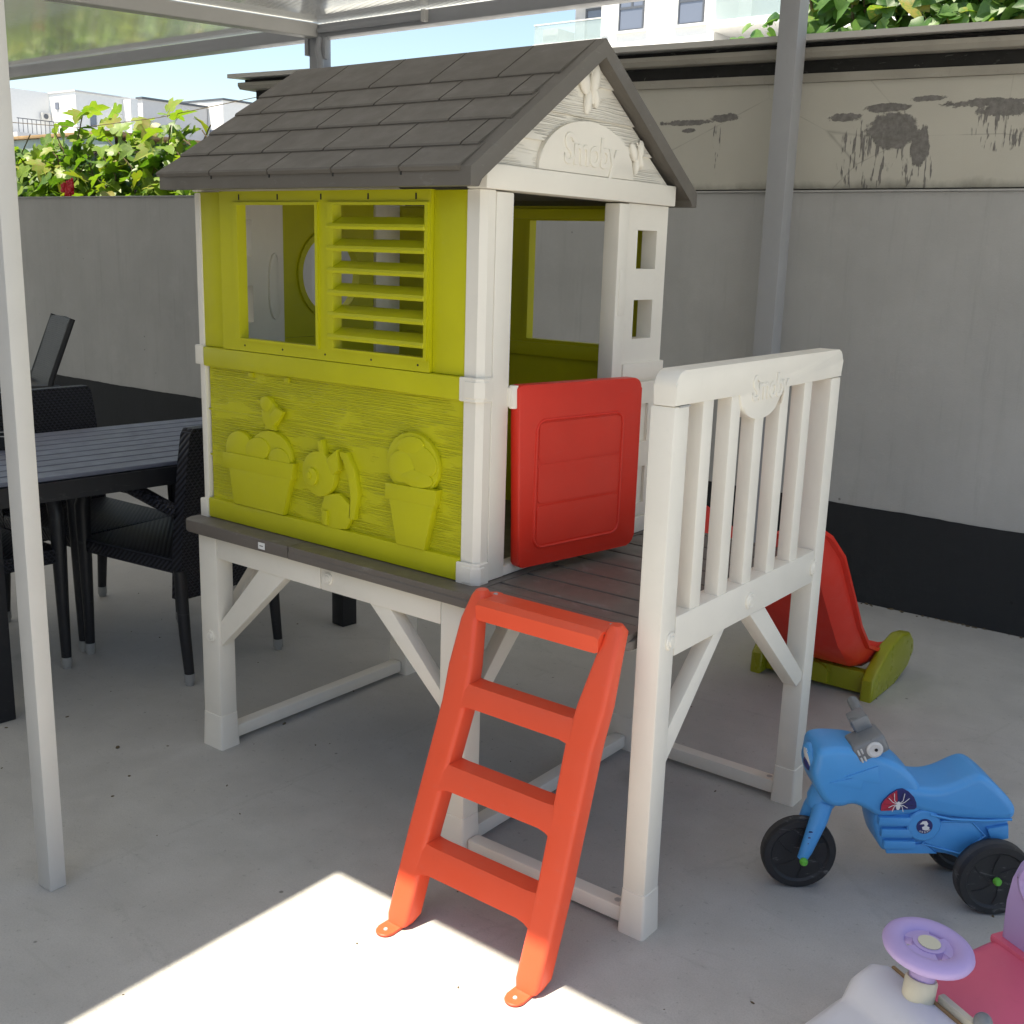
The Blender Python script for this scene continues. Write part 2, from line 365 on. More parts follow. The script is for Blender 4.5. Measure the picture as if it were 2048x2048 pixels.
def tag(o, label, cat, group=None):
    o['label'] = label; o['category'] = cat
    if group: o['group'] = group
    return o
def thing(name, loc, label, cat, group=None, rz=0):
    o = bpy.data.objects.new(name, None); col.objects.link(o); o.location = loc; o.rotation_euler[2] = rz; o.empty_display_size = .1
    ORG[o.name] = Vector(loc); return tag(o, label, cat, group)
def copy_tree(o, parent=None):
    c = o.copy(); col.objects.link(c); c.parent = parent
    for ch in list(o.children): copy_tree(ch, c)
    return c
def inst(name, me, parent, loc, rot=None, scale=None):
    o = bpy.data.objects.new(name, me); col.objects.link(o); o.parent = parent; o.location = Vector(loc) - ORG.get(parent.name, Vector((0, 0, 0)))
    if rot is not None: o.rotation_euler = rot
    if scale is not None: o.scale = (scale,)*3 if isinstance(scale, (int, float)) else scale
    return o
def structure(o): o['kind'] = 'structure'; return o
def arc(cu, cv, ru, rv, a0, a1, n): return [(cu+ru*math.cos(math.radians(a0+(a1-a0)*k/n)), cv+rv*math.sin(math.radians(a0+(a1-a0)*k/n))) for k in range(n+1)]
def text_mesh(body, size, ext, bev, mat, spacing=1.0):
    cu = bpy.data.curves.new('lettering', 'FONT'); cu.body = body; cu.size = size; cu.extrude = ext; cu.bevel_depth = bev; cu.bevel_resolution = 1; cu.align_x = 'CENTER'; cu.align_y = 'CENTER'; cu.space_character = spacing; cu.resolution_u = 4; cu.offset = size*.004
    ob = bpy.data.objects.new('lettering', cu); col.objects.link(ob)
    me = bpy.data.meshes.new_from_object(ob.evaluated_get(bpy.context.evaluated_depsgraph_get()))
    bpy.data.objects.remove(ob); bpy.data.curves.remove(cu); me.materials.clear(); me.materials.append(M[mat]); me.name = 'lettering'
    return me
def place_text(me, parent, loc, xdir, ydir, sx=1, sy=1):
    o = bpy.data.objects.new('lettering', me); col.objects.link(o); o.parent = parent
    X = Vector(xdir).normalized(); Y = Vector(ydir).normalized(); Z = X.cross(Y)
    m = Matrix((X*sx, Y*sy, Z)).transposed().to_4x4(); m.translation = Vector(loc) - ORG.get(parent.name, Vector((0, 0, 0))); o.matrix_local = m
    return o

# ------------------------------------------------------------------ setting
mb = MB(); S = 260
vsx = [mb.bm.verts.new(p) for p in ((-S, -S, 0), (S, -S, 0), (S, S, 0), (-S, S, 0))]; mb.face(vsx)
structure(mb.build('ground', 'concrete', smooth=0))

# boundary wall with painted dado
WY = 2.772
bw = thing('boundary_wall', (-2.5, WY, 0), 'long grey plastered garden wall with anthracite painted base behind the playhouse', 'wall')
mb = MB(); mb.box(-14, WY, 0, 6, WY+.16, 1.752); mb.build('wall_body', 'wall', bw, smooth=0)
mb = MB(); xs_ = [-14+.04*k for k in range(501)]
tops = [.430+.0022*math.sin(x*3.1)+.0016*math.sin(x*11.3+1)+random.uniform(-.0012, .0012) for x in xs_]
mb.loft([[(x, WY-.004, 0), (x, WY-.004, z), (x, WY-.0005, z), (x, WY-.0005, 0)] for x, z in zip(xs_, tops)]); mb.build('painted_base', 'dado', bw, smooth=0)
mb = MB(); mb.box(-14, WY-.012, 1.753, 6, WY+.17, 1.761, .002); mb.build('coping', 'wall', bw)
# grit and dirt line at the foot of the wall
mb = MB()
for i in range(420):
    x = random.uniform(-6, 3.5); y = WY-.006-abs(random.gauss(0, .012)); r = random.uniform(.002, .006)
    mb.ellipsoid((x, y, r*.5), (r*1.4, r, r*.7), 5, 4)
o = mb.build('wall_foot_grit', 'stem'); o['kind'] = 'stuff'; o['label'] = 'crumbs of grit and dirt along the foot of the grey wall'; o['category'] = 'grit'

mb = MB()
for i in range(170):
    x = random.uniform(-1.6, 3.2); y = random.uniform(-1.6, 2.5); r = random.uniform(.0012, .0032)*(2.2 if random.random() < .06 else 1)
    mb.ellipsoid((x, y, r*.4), (r*random.uniform(1, 2.4), r, r*.6), 5, 4, Matrix.Rotation(random.uniform(0, PI), 3, 'Z'))
o = mb.build('floor_grit', 'stem'); o['kind'] = 'stuff'; o['label'] = 'tiny dark crumbs of grit scattered over the concrete floor'; o['category'] = 'grit'

# neighbour outbuilding above the wall
nb = thing('outbuilding', (0, 3.3, 0), 'low neighbouring outbuilding with cement patched cream wall and grey roof edge', 'building')
OX0, OX1 = -3.02, 6.0
DZ = lambda x: (1.0-x)*.0235                     # the old eave sags along its length
def eave(pts, x0, x1, name, mat, smooth=30):
    mb = MB(); mb.loft([[(x, y, z+DZ(x)) for y, z in pts] for x in (x0, x1)]); return mb.build(name, mat, nb, smooth)
mb = MB(); mb.loft([[(x, 2.80, 1.7685), (x, 2.80, 2.19+DZ(x)), (x, 2.95, 2.19+DZ(x)), (x, 2.95, 1.7685)] for x in (OX0, OX1)]); ow = mb.build('wall', 'stained', None, smooth=0); ow.parent = nb; ow.matrix_parent_inverse = Matrix.Translation((0, -3.3, 0))
eave([(2.785, 2.191), (2.785, 2.226), (2.96, 2.226), (2.96, 2.191)], OX0, OX1, 'trim_board', 'trim')
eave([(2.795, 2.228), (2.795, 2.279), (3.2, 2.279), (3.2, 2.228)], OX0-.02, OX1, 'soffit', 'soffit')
eave([(2.735, 2.281), (2.72, 2.30), (2.72, 2.318), (2.74, 2.322), (2.76, 2.312), (2.90, 2.312), (2.90, 2.281)], OX0-.10, OX1, 'fascia', 'trim')
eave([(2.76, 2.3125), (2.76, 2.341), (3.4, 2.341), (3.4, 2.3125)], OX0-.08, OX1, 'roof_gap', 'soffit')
eave([(2.69, 2.342), (2.69, 2.366), (5.2, 2.50), (5.2, 2.47)], OX0-.16, OX1, 'roof', 'metal_white')
mb = MB(); mb.box(OX0, 2.951, 0, OX1, 5.0, 2.2); mb.build('rear_block', 'paint_grey', nb, smooth=0)

# unseen house added behind the camera to shape the courtyard light
fh = thing('added_unseen_house', (-1, -6, 0), 'plain white single storey house added out of view to shape the yard light', 'house')
OP = ((-2.2, -.4, .05, 2.2), (2.0, 3.6, .9, 2.2), (-7, -5.4, .9, 2.2))
mb = MB(); mb.panel(-14, 8, 0, 2.9, OP, 'xz', -5.9, -5.6); mb.build('wall', 'paint', fh, 0)
mb = MB(); mb.box(-14, -9, 0, 8, -5.91, 2.9); mb.build('rooms', 'frame', fh, 0)
mb = MB(); mb.box(-14.2, -9.2, 2.91, 8.2, -5.4, 3.1); mb.build('roof', 'roof', fh, 0)
for (a, b, c, d) in OP:
    mb = MB(); mb.box(a+.002, -5.8, c+.002, b-.002, -5.77, d-.002); mb.build('window', 'glass_dark', fh, 0)

# ------------------------------------------------------------------ pergola
pg = thing('pergola', (.36, -.706, 0), 'white metal pergola with fluted translucent roof sheets over the yard', 'pergola')
RZ = lambda y: 2.665 - (2.66-y)*.055           # underside of the sheets
mb = MB(); mb.box(.331, -.727, 0, .384, -.686, RZ(-.7)-.06, .004); mb.build('post', 'metal_white', pg)
mb = MB(); mb.box(-2.372, 2.62, 0, -2.282, 2.70, 2.60, .004); mb.build('post', 'metal_grey', pg)
mb = MB(); mb.box(.458, 2.60, 0, .545, 2.69, 2.60, .004); mb.build('post', 'metal_grey', pg)
mb = MB(); mb.box(-12, 2.615, 2.585, 3.24, 2.70, 2.655, .003); bb = mb.build('back_beam', 'metal_grey', pg)
mb = MB(); mb.box(-2.27, 2.585, 2.602, -1.50, 2.614, 2.628, .006); mb.build('gutter', 'metal_grey', bb)
mb = MB(); mb.box(-1.50, 2.58, 2.592, -1.475, 2.614, 2.650, .004); mb.build('gutter_clip', 'metal_white', bb)
mb = MB(); mb.box(-2.255, 2.60, 2.47, -2.225, 2.63, 2.585, .006).tube([(-2.262, 2.60, 2.58), (-2.268, 2.59, 2.52), (-2.255, 2.595, 2.46), (-2.25, 2.60, 2.05), (-2.25, 2.60, 1.4)], .019); mb.build('downpipe', 'metal_grey', pg)
mb = MB(); mb.box(-2.40, 2.61, 2.50, -2.372, 2.69, 2.584, .003); mb.build('bracket', 'metal_grey', pg)
mb = MB(); mb.box(-12, -.745, RZ(-.7)-.06, .44, -.67, RZ(-.7)-.005, .003); mb.build('front_beam', 'metal_white', pg)
mb = MB(); mb.box(.445, -1.10, RZ(-1.1)-.06, 3.24, -1.03, RZ(-1.1)-.005, .003); mb.build('front_beam', 'metal_white', pg)
for x in (-8.2, -2.33, .40, 3.2):
    y0 = -5.5 if x < .43 else -1.12
    mb = MB(); a = [(2.612, RZ(2.612)-.075), (2.612, RZ(2.612)-.004), (y0, RZ(y0)-.004), (y0, RZ(y0)-.075)]
    mb.prism(a, 'yz', x-.04, x+.04, .003, 1); mb.build('rafter', 'metal_white', pg)
def sheet(x0, x1, y0, y1):
    mb = MB(); n = max(2, int((x1-x0)/.0045)); P = .030; rows = []
    for k in range(n+1):
        x = x0+(x1-x0)*k/n; dz = .0009*math.sin(2*PI*x/P); rows.append([mb.bm.verts.new((x, y, RZ(y)+dz+.004)) for y in (y0, y1)])
    for a, b in zip(rows, rows[1:]): mb.face([a[0], a[1], b[1], b[0]])
    o = mb.build('roof_sheet', 'polycarb', pg, smooth=80)
    if o.data.polygons[0].normal.z > 0: o.data.flip_normals()
    return o
for a, b in ((-12, -8.205), (-8.195, -2.335), (-2.325, .43)): sheet(a, b, -5.5, 2.72)
sheet(.432, 3.24, -1.14, 2.72)

# ------------------------------------------------------------------ playhouse
H = thing('playhouse', (.48, .43, .70), 'lime and ivory toy playhouse with taupe roof and red half door', 'playhouse')
yF, xG, Y1 = .039, 1.006, .842
# front lower wall
mb = MB(); mb.box(.02, .046, .705, .958, .068, 1.14); lw = mb.build('lower_wall', 'lime_grain', H, smooth=0)
for z in (1.012, .882):
    mb = MB(); mb.box(.012, .0445, z-.0025, .958, .0462, z+.0025, .001); mb.build('board_joint', 'lime', lw)
mb = MB(); mb.box(.012, .032, .700, .956, .070, .757, .006); mb.build('kick_board', 'lime', H)
mb = MB(); mb.box(.012, .030, 1.134, .957, .070, 1.188, .006); mb.build('middle_rail', 'lime', H)
for x in (.2, .345):
    mb = MB(); mb.box(x-.01, .041, 1.118, x+.01, .047, 1.131, .002); mb.build('snap_slot', 'lime', lw)
def relief(pts, y, name, parent, bev=.005, th=.012, mat='lime'):
    mb = MB(); th *= .82; mb.prism(pts, 'xz', y-th, y+.004, bev, 2); return mb.build(name, mat, parent)
# flower box (left), cat, bird, plant pot (right)
def ell(cx, cz, rx, rz, n=22, rot=0):
    r = math.radians(rot); return [(cx+rx*math.cos(t)*math.cos(r)-rz*math.sin(t)*math.sin(r), cz+rx*math.cos(t)*math.sin(r)+rz*math.sin(t)*math.cos(r)) for t in [2*PI*k/n for k in range(n)]]
fb = relief(ell(.285, .915, .086, .068), .0455, 'flower_box', lw, .006, .016)
relief(ell(.158, .912, .060, .055), .0453, 'leaf_lobe', fb, .006, .0185)
relief(ell(.235, .925, .050, .034, rot=15), .0340, 'leaf_lobe', fb, .005, .0075)
relief(ell(.325, .905, .042, .036), .0338, 'leaf_lobe', fb, .005, .0080)
relief([(.092, .858), (.092, .902), (.384, .906), (.378, .862)], .0451, 'box_rim', fb, .004, .025)
relief([(.113, .866), (.130, .758), (.338, .758), (.372, .866)], .0449, 'box_body', fb, .006, .0225)
bd = relief(ell(.284, 1.026, .034, .038), .0455, 'bird', lw, .007, .016)
relief(ell(.272, 1.054, .024, .021), .0453, 'head', bd, .006, .019)
relief([(.255, 1.062), (.226, 1.060), (.256, 1.046)], .0451, 'beak', bd, .002, .014)
relief([(.290, 1.026), (.318, 1.050), (.346, 1.040), (.330, 1.016), (.306, 1.000)], .0352, 'wing', bd, .004, .011)
relief([(.262, .998), (.258, .984), (.302, .984), (.298, .998)], .0451, 'foot', bd, .002, .010)
ct = relief(ell(.478, .893, .062, .060), .0455, 'cat', lw, .008, .024)
relief([(.482, .940), (.474, .978), (.488, .984), (.508, .934)], .0453, 'ear', ct, .005, .022)
relief([(.508, .936), (.548, .966), (.554, .914), (.532, .896)], .0453, 'ear', ct, .005, .026)
relief(ell(.458, .884, .022, .024), .0262, 'snout', ct, .003, .0085)
relief(ell(.452, .887, .009, .010, 12), .0192, 'nose', ct, .002, .004)
relief([(.482, .758), (.480, .80), (.496, .842), (.55, .852), (.588, .83), (.596, .79), (.575, .760), (.53, .752)], .0451, 'body', ct, .008, .018)
relief([(.585, .79), (.600, .85), (.590, .91), (.562, .940), (.552, .962), (.578, .962), (.609, .920), (.620, .86), (.606, .79)], .0449, 'tail', ct, .005, .019)
relief([(.497, .762), (.497, .80), (.512, .80), (.512, .762)], .0290, 'paw', ct, .002, .006)
pt = relief(ell(.803, .962, .086, .080), .0455, 'plant_pot', lw, .007, .017)
for i, (cx, cz, rx, rz, ro) in enumerate(((.838, .978, .050, .034, -25), (.772, .955, .044, .040, 20), (.820, .930, .054, .022, 0), (.800, 1.010, .045, .022, 10))): relief(ell(cx, cz, rx, rz, 18, ro), .0338-.0006*i, 'leaf_lobe', pt, .005, .0085-.0005*i)
relief([(.720, .868), (.720, .908), (.890, .912), (.884, .872)], .0451, 'pot_rim', pt, .004, .026)
relief([(.730, .874), (.756, .757), (.850, .757), (.880, .876)], .0449, 'pot_body', pt, .006, .0235)
# front upper wall
for a, b in ((.010, .102), (.8565, .958)):
    mb = MB(); mb.box(a, .041, 1.189, b, .062, 1.602, .002); mb.build('side_strip', 'lime', H)
WL, WR = (.180, .478, 1.222, 1.569), (.540, .842, 1.222, 1.569)
mb = MB(); mb.panel(.1025, .856, 1.189, 1.603, [WL, WR], 'xz', .031, .056); uf = mb.build('window_wall', 'lime', H, smooth=0)
for (a, b, c, d), e in ((WL, .016), (WR, .019)):
    mb = MB(); mb.panel(a-e, b+.008, c-.006, d+.006, [(a+.001, b-.001, c+.001, d-.001)], 'xz', .025, .033); mb.build('window_frame', 'lime', uf)
for z in (1.518, 1.466, 1.413, 1.359, 1.305, 1.251):
    mb = MB(); mb.prism([(.022, z-.0065), (.020, z), (.023, z+.0065), (.058, z+.024), (.058, z+.012)], 'yz', .522, .8435, .0015, 1); mb.build('shutter_slat', 'lime', uf)
for x in (.184, .335, .495, .657, .81):
    mb = MB(); mb.box(x-.0022, .0302, 1.581, x+.0022, .0312, 1.595); mb.build('slot', 'dark', uf)
    mb = MB(); mb.lathe([(.0001, 0), (.0028, 0), (.0028, .001), (.0001, .001)], (x+.01, .0302, 1.204), (0, 1, 0), 8); mb.build('screw_hole', 'dark', uf)
# back wall, lime, with the same openings
mb = MB(); mb.panel(.02, .98, .70, 1.603, [(.16, .46, 1.215, 1.562), (.555, .86, 1.215, 1.562)], 'xz', .818, .842); rw = mb.build('rear_wall', 'lime', H, smooth=0)
for z0, z1 in ((1.566, 1.596), (1.165, 1.205), (1.0, 1.02)):
    mb = MB(); mb.box(.04, .806, z0, .96, .8175, z1, .003); mb.build('stiffener', 'lime', rw)
mb = MB(); mb.panel(.54, .875, 1.205, 1.575, [(.5555, .8595, 1.2155, 1.5615)], 'xz', .81, .8175); mb.build('window_frame', 'lime', rw)
# gable wall on the door side
mb = MB(); mb.prism([(.957, .0385), (.992, .0385), (1.006, .052), (1.006, .077), (.957, .077)], 'xy', .70, 1.602); mb.build('corner_post', 'white', H)
mb = MB(); mb.box(.965, .0785, .70, 1.0085, .141, 1.6, .004); mb.build('door_post', 'white', H)
mb = MB(); mb.box(.962, .587, .70, 1.0085, .636, 1.6, .004); jp = mb.build('door_post', 'white', H)
mb = MB(); mb.box(1.0085, .600, 1.315, 1.0105, .630, 1.435, .0015); mb.build('handle_recess', 'white', jp)
mb = MB(); mb.panel(.637, .842, .70, 1.602, [(.688, .788, 1.435, 1.536), (.686, .784, 1.249, 1.353)], 'yz', .958, 1.004); gw = mb.build('gable_wall', 'white', H, smooth=0)
mb = MB(); mb.box(.985, .640, 1.137, 1.011, .853, 1.184, .003); mb.build('ledge', 'white', gw)
mb = MB(); mb.panel(.645, .842, .755, 1.13, [(.665, .779, .961, 1.069), (.665, .779, .784, .890)], 'yz', 1.0041, 1.013); mb.build('recessed_panel', 'white', gw, smooth=0)
mb = MB(); mb.box(.975, .637, .70, 1.018, .855, .745, .003); mb.build('base_ledge', 'white', gw)
mb = MB(); mb.box(.962, .1415, .70, 1.006, .5865, .724, .004); mb.build('threshold', 'white', H)
mb = MB(); mb.box(.960, .030, 1.6035, 1.018, .855, 1.657, .004); hd = mb.build('header', 'white', H)
# clips that hold the near corner
for z in (.694, 1.133):
    mb = MB(); mb.prism([(.951, .0285), (.999, .0285), (1.013, .042), (1.013, .075), (1.004, .075), (1.004, .045), (.99, .034), (.951, .034)], 'xy', z, z+.056, .002, 1); c_ = mb.build('corner_clip', 'white', H)
    mb = MB(); mb.prism([(.968, .0255), (.998, .0255), (1.0155, .043), (1.0155, .058), (1.011, .058), (1.0, .036), (.968, .031)], 'xy', z+.008, z+.048, .002, 1); mb.build('clip_face', 'white', c_)
# far left corner post and clips
mb = MB(); mb.box(-.012, .037, .70, .0115, .075, 1.60, .005); mb.build('corner_post', 'white', H)
for z in (.697, 1.137):
    mb = MB(); mb.box(-.022, .029, z, .0118, .08, z+.054, .004); mb.build('corner_clip', 'white', H)
# gable boards
def half(z): return max(.008, (1.935-z)*(.385/.278))
GC = .442
zs = [1.657, 1.722, 1.790, 1.866, 1.925]
for k in range(4):
    a, b = zs[k], zs[k+1]; mb = MB()
    ring0 = [(.982, GC-half(a), a), (1.005, GC-half(a), a), (.9975, GC-half(b), b), (.982, GC-half(b), b)]
    ring1 = [(x, 2*GC-y, z) for x, y, z in ring0]
    mb.loft([ring0, ring1]); mb.build('gable_board', 'white_grain', H, smooth=0)
mb = MB(); mb.prism(arc(.432, 1.658, .208, .123, 0, 180, 24), 'yz', .995, 1.0125, .004, 2); ar = mb.build('name_plaque', 'white', H)
sm = text_mesh('Smoby', .115, .0022, .0018, 'white', .92)
place_text(sm, ar, (1.0127, .438, 1.709), (0, 1, 0), (0, 0, 1), .80, .86)
def butterfly(cy, cz, s, tilt):
    mb = MB(); r = Matrix.Rotation(tilt, 3, 'X')
    for (dy, dz, ry, rz, an) in ((-.026, .022, .019, .036, .35), (.022, .024, .017, .036, -.25), (-.013, -.028, .014, .030, -.25), (.020, -.018, .013, .026, .2)):
        rr = r @ Matrix.Rotation(an, 3, 'X'); c3 = Vector((1.006, cy, cz)) + r @ Vector((0, dy*s, dz*s)); mb.ellipsoid(c3, (.010, ry*s, rz*s), 14, 8, rr)
    mb.ellipsoid((1.010, cy, cz), (.010, .006*s, .036*s), 10, 8, r)
    for sgn in (-1, 1): mb.tube([Vector((1.012, cy, cz))+r @ Vector((0, 0, .034*s)), Vector((1.012, cy, cz))+r @ Vector((0, sgn*.012*s, .055*s))], .0018, 6)
    return mb.build('butterfly', 'white', H)
butterfly(.432, 1.855, 1.0, .12); butterfly(.662, 1.716, .72, .18)
# gable wall on the far side, its doorway closed by a lime panel with a round window
mb = MB(); mb.panel(.076, .32, .70, 1.602, [(.095, .205, 1.435, 1.536), (.095, .205, 1.249, 1.353)], 'yz', -.008, .022); fw = mb.build('rear_gable_wall', 'white', H, smooth=0)
mb = MB(); mb.prism(arc(.282, 1.345, .022, .10, 0, 180, 8) + arc(.282, 1.325, .022, .07, 180, 360, 8), 'yz', .0205, .030, .003, 2); mb.build('handle_recess', 'white', fw)
mb = MB(); mb.box(-.010, .70, .70, .028, .762, 1.6, .004).box(-.010, .763, .70, .02, .8175, 1.6); mb.build('rear_gable_post', 'white', H)
mb = MB(); mb.ring_hole(.51, 1.385, .118, .3205, .6995, 1.2, 1.6, 'yz', 0, .018); mb.box(0, .3205, .70, .018, .6995, 1.199); lp = mb.build('round_window_panel', 'lime', H, smooth=30)
mb = MB(); mb.lathe([(.118, -.004), (.136, -.004), (.136, .026), (.118, .026), (.118, -.004)], (0, .51, 1.385), (1, 0, 0), 36, False); mb.build('round_window_rim', 'lime', lp)
mb = MB(); mb.prism([(.03, 1.603), (.03, 1.657), (GC-half(1.657), 1.657), (GC, 1.925), (GC+half(1.657), 1.657), (.852, 1.657), (.852, 1.603)], 'yz', -.008, .012); mb.build('rear_gable', 'white', H)
# half door, ajar
hinge = Vector((1.012, .149, 0)); RD = Matrix.Rotation(math.radians(-11.0), 3, 'Z')
mb = MB()
pr = []
for cy, cz, a0 in ((.030, .720, 180), (.400, .720, 270), (.400, 1.137, 0), (.012, 1.155, 90)):
    r = .028 if a0 in (270, 0) else (.012 if a0 == 180 else .012)
    pr += arc(cy, cz+ (r if a0 in (180, 270) else 0), r, r, a0, a0+90, 5)
mb.prism([(y+.149, z) for y, z in pr], 'yz', 1.004, 1.036, .005, 2, RD, hinge); dr = mb.build('door', 'red', H)
mb = MB()
def rr(y0, y1, z0, z1, r): return arc(y1-r, z0+r, r, r, 270, 360, 5)+arc(y1-r, z1-r, r, r, 0, 90, 5)+arc(y0+r, z1-r, r, r, 90, 180, 5)+arc(y0+r, z0+r, r, r, 180, 270, 5)
outer = rr(.149+.062, .149+.362, .765, 1.080, .028)
pth = [(1.036, y, z) for y, z in outer]; pth.append(pth[0]); pth.append(pth[1])
mb.tube([RD @ (Vector(p)-hinge)+hinge for p in pth], .0042, 8, False); mb.build('door_bead', 'red', dr)
for z0, z1 in ((.772, .868), (.876, .972), (.980, 1.073)):
    mb = MB(); mb.prism(rr(.149+.070, .149+.354, z0, z1, .010), 'yz', 1.030, 1.0376, .0012, 1, RD, hinge); mb.build('door_panel', 'red', dr, smooth=20)
mb = MB(); mb.lathe([(.0001, 1.112), (.011, 1.112), (.0125, 1.115), (.0125, 1.163), (.011, 1.166), (.0001, 1.166)], (1.017, .150, 0), (0, 0, 1), 16).box(1.000, .135, 1.116, 1.017, .155, 1.162, .003); mb.build('hinge', 'white', H)

# roof: two slopes of moulded shingles
EY0, EY1, EZ, RX0, RX1 = -.052, .936, 1.604, -.040, 1.040
ch = [(EY0, EZ), (EY0, EZ+.040), (GC, 1.970), (EY1, EZ+.040), (EY1, EZ), (EY1-.030, EZ), (EY1-.034, EZ+.018), (GC, 1.932), (EY0+.034, EZ+.018), (EY0+.030, EZ)]
mb = MB(); mb.prism(ch, 'yz', RX0, RX1, .004, 2); rf = mb.build('roof', 'roof', H)
sb = [-.012, .148, .345, .530, .706, 1.0]
joints = [[.180, .403, .625, .840], [.080, .293, .518, .737, .95], [.173, .391, .609, .830], [.067, .280, .501, .720, .935], [.180, .397, .612, .830]]
dyv, dzv = GC-EY0, 1.970-(EZ+.040)
for side in (0, 1):
    nrm = Vector((0, -dzv, dyv)).normalized()
    for k in range(5):
        xs = [RX0-.004] + joints[k] + [RX1-.026-.012*(k % 2)]
        for a, b in zip(xs, xs[1:]):
            mb = MB(); s0, s1 = sb[k], min(sb[k+1]+.02, .997)
            base = lambda s, h: Vector((0, EY0+dyv*s, EZ+.040+dzv*s)) + nrm*h
            p = [(s0-.003, -.004), (s0-.001, .0045), (s0+.010, .0066), (s1, .0010), (s1, -.004)]
            rings = []
            g = .0026
            for x in (a+g, b-g):
                r = [base(s, h)+Vector((x, 0, 0)) for s, h in p]
                if side: r = [Vector((q.x, 2*GC-q.y, q.z)) for q in r]
                rings.append(r)
            mb.loft(rings); mb.build('shingle', 'roof', rf, smooth=20)
        # vertical slit where two shingles meet at the eave
        if k == 0 and not side:
            for x in joints[0]:
                mb = MB(); mb.box(x-.0025, EY0-.0015, EZ+.024, x+.0025, EY0+.002, EZ+.042, .001); mb.build('eave_slit', 'dark', rf)

# ------------------------------------------------------------------ stilt platform
P = thing('stilt_platform', (.75, .43, 0), 'ivory stilt frame with brown plank deck and slatted railing under the playhouse', 'platform')
def rrect(x0, x1, y0, y1, r, n=5): return arc(x1-r, y0+r, r, r, 270, 360, n)+arc(x1-r, y1-r, r, r, 0, 90, n)+arc(x0+r, y1-r, r, r, 90, 180, n)+arc(x0+r, y0+r, r, r, 180, 270, n)
mb = MB(); mb.prism(arc(0, -.002, .03, .03, 180, 270, 5)+[(.420, -.032), (.420, .89)]+arc(0, .86, .03, .03, 90, 180, 5), 'xy', .664, .6985, .005, 2); d1 = mb.build('deck', 'deck', P)
mb = MB(); mb.prism([(.4225, -.032)]+arc(1.438, -.002, .03, .03, 270, 360, 5)+arc(1.438, .86, .03, .03, 0, 90, 5)+[(.4225, .89)], 'xy', .664, .684, .003, 2); d2 = mb.build('deck', 'deck', P)
mb = MB(); mb.panel(.4245, 1.462, -.030, .886, [(1.030, 1.440, .046, .86)], 'xy', .6835, .6988); mb.build('deck_border', 'deck', d2, smooth=0)
ys = [.046, .099, .206, .313, .420, .533, .634, .742, .860]
for a, b in zip(ys, ys[1:]):
    mb = MB(); mb.box(1.031, a+.0042, .6835, 1.439, b-.0042, .6985, .0025, 2); mb.build('plank', 'deck', d2)
mb = MB(); mb.box(.306, -.0335, .672, .332, -.0325, .690); lb = mb.build('paper_label', 'paper', d1, smooth=0)
mb = MB(); mb.box(.312, -.0339, .680, .326, -.0336, .682); mb.build('label_print', 'dark', lb, smooth=0)
def leg(x0, x1, y0, y1, top=.664):
    mb = MB(); mb.box(x0, y0, .10, x1, y1, top, .008, 2); l = mb.build('leg', 'white', P)
    cx, cy, e = (x0+x1)/2, (y0+y1)/2, .005
    mb = MB(); hx, hy = (x1-x0)/2, (y1-y0)/2
    R0 = [(a+cx, b+cy, 0) for a, b in rrect(-hx-e, hx+e, -hy-e, hy+e, .008, 3)]; R1 = [(a+cx, b+cy, .105) for a, b in rrect(-hx-.0012, hx+.0012, -hy-.0012, hy+.0012, .007, 3)]
    R2 = [(a+cx, b+cy, .108) for a, b in rrect(-hx+.003, hx-.003, -hy+.003, hy-.003, .006, 3)]
    mb.loft([R0, R1, R2]); mb.build('foot', 'white', l); return l
leg(0, .080, 0, .060); leg(.928, 1.012, 0, .062); leg(0, .08, .80, .86); leg(.928, 1.012, .80, .86)
lA = leg(1.472, 1.530, 0, .062, 1.1835); lB = leg(1.472, 1.530, .798, .86, 1.1835)
for y0, y1 in ((.002, .052), (.806, .858)):
    for a, b in ((.0805, .5085), (.5105, .9275)):
        mb = MB(); mb.box(a, y0, .592, b, y1, .6635, .005); mb.build('beam', 'white', P)
    mb = MB(); mb.prism([(.0805, .325), (.0805, .400), (.255, .5915), (.365, .5915)], 'xz', y0+.006, y1-.006, .004, 2); mb.build('brace', 'white', P)
    mb = MB(); mb.prism([(.9275, .372), (.9275, .418), (.757, .5915), (.683, .5915)], 'xz', y0+.006, y1-.006, .004, 2); mb.build('brace', 'white', P)
for x0, x1 in ((.004, .05), (.945, .995)):
    mb = MB(); mb.box(x0, .0625, .595, x1, .7995, .6635, .005); mb.build('beam', 'white', P)
    mb = MB(); mb.prism([(.0625, .345), (.0625, .40), (.235, .5945), (.315, .5945)], 'yz', x0+.006, x1-.006, .004, 2); mb.build('brace', 'white', P)
    mb = MB(); mb.prism([(.7995, .345), (.7995, .40), (.625, .5945), (.545, .5945)], 'yz', x0+.006, x1-.006, .004, 2); mb.build('brace', 'white', P)
for x in (.020, .950):
    mb = MB(); mb.box(x, .0665, .010, x+.042, .7945, .050, .007); mb.build('ground_bar', 'white', P)
for y in (.012, .812):
    mb = MB(); mb.box(1.0175, y, .010, 1.466, y+.040, .050, .007); g_ = mb.build('ground_bar', 'white', P)
    mb = MB(); mb.lathe([(.0001, .0498), (.008, .0498), (.008, .0506), (.0001, .0506)], (1.445, y+.02, 0), (0, 0, 1), 12); mb.build('screw_hole', 'bolt', g_)
def cap(p, ax, r=.019):
    mb = MB(); mb.lathe([(.0001, 0), (r, 0), (r, .004), (r*.86, .0065), (r*.62, .005), (r*.5, .008), (.0001, .009)], p, ax, 22); mb.build('bolt_cap', 'white', P)
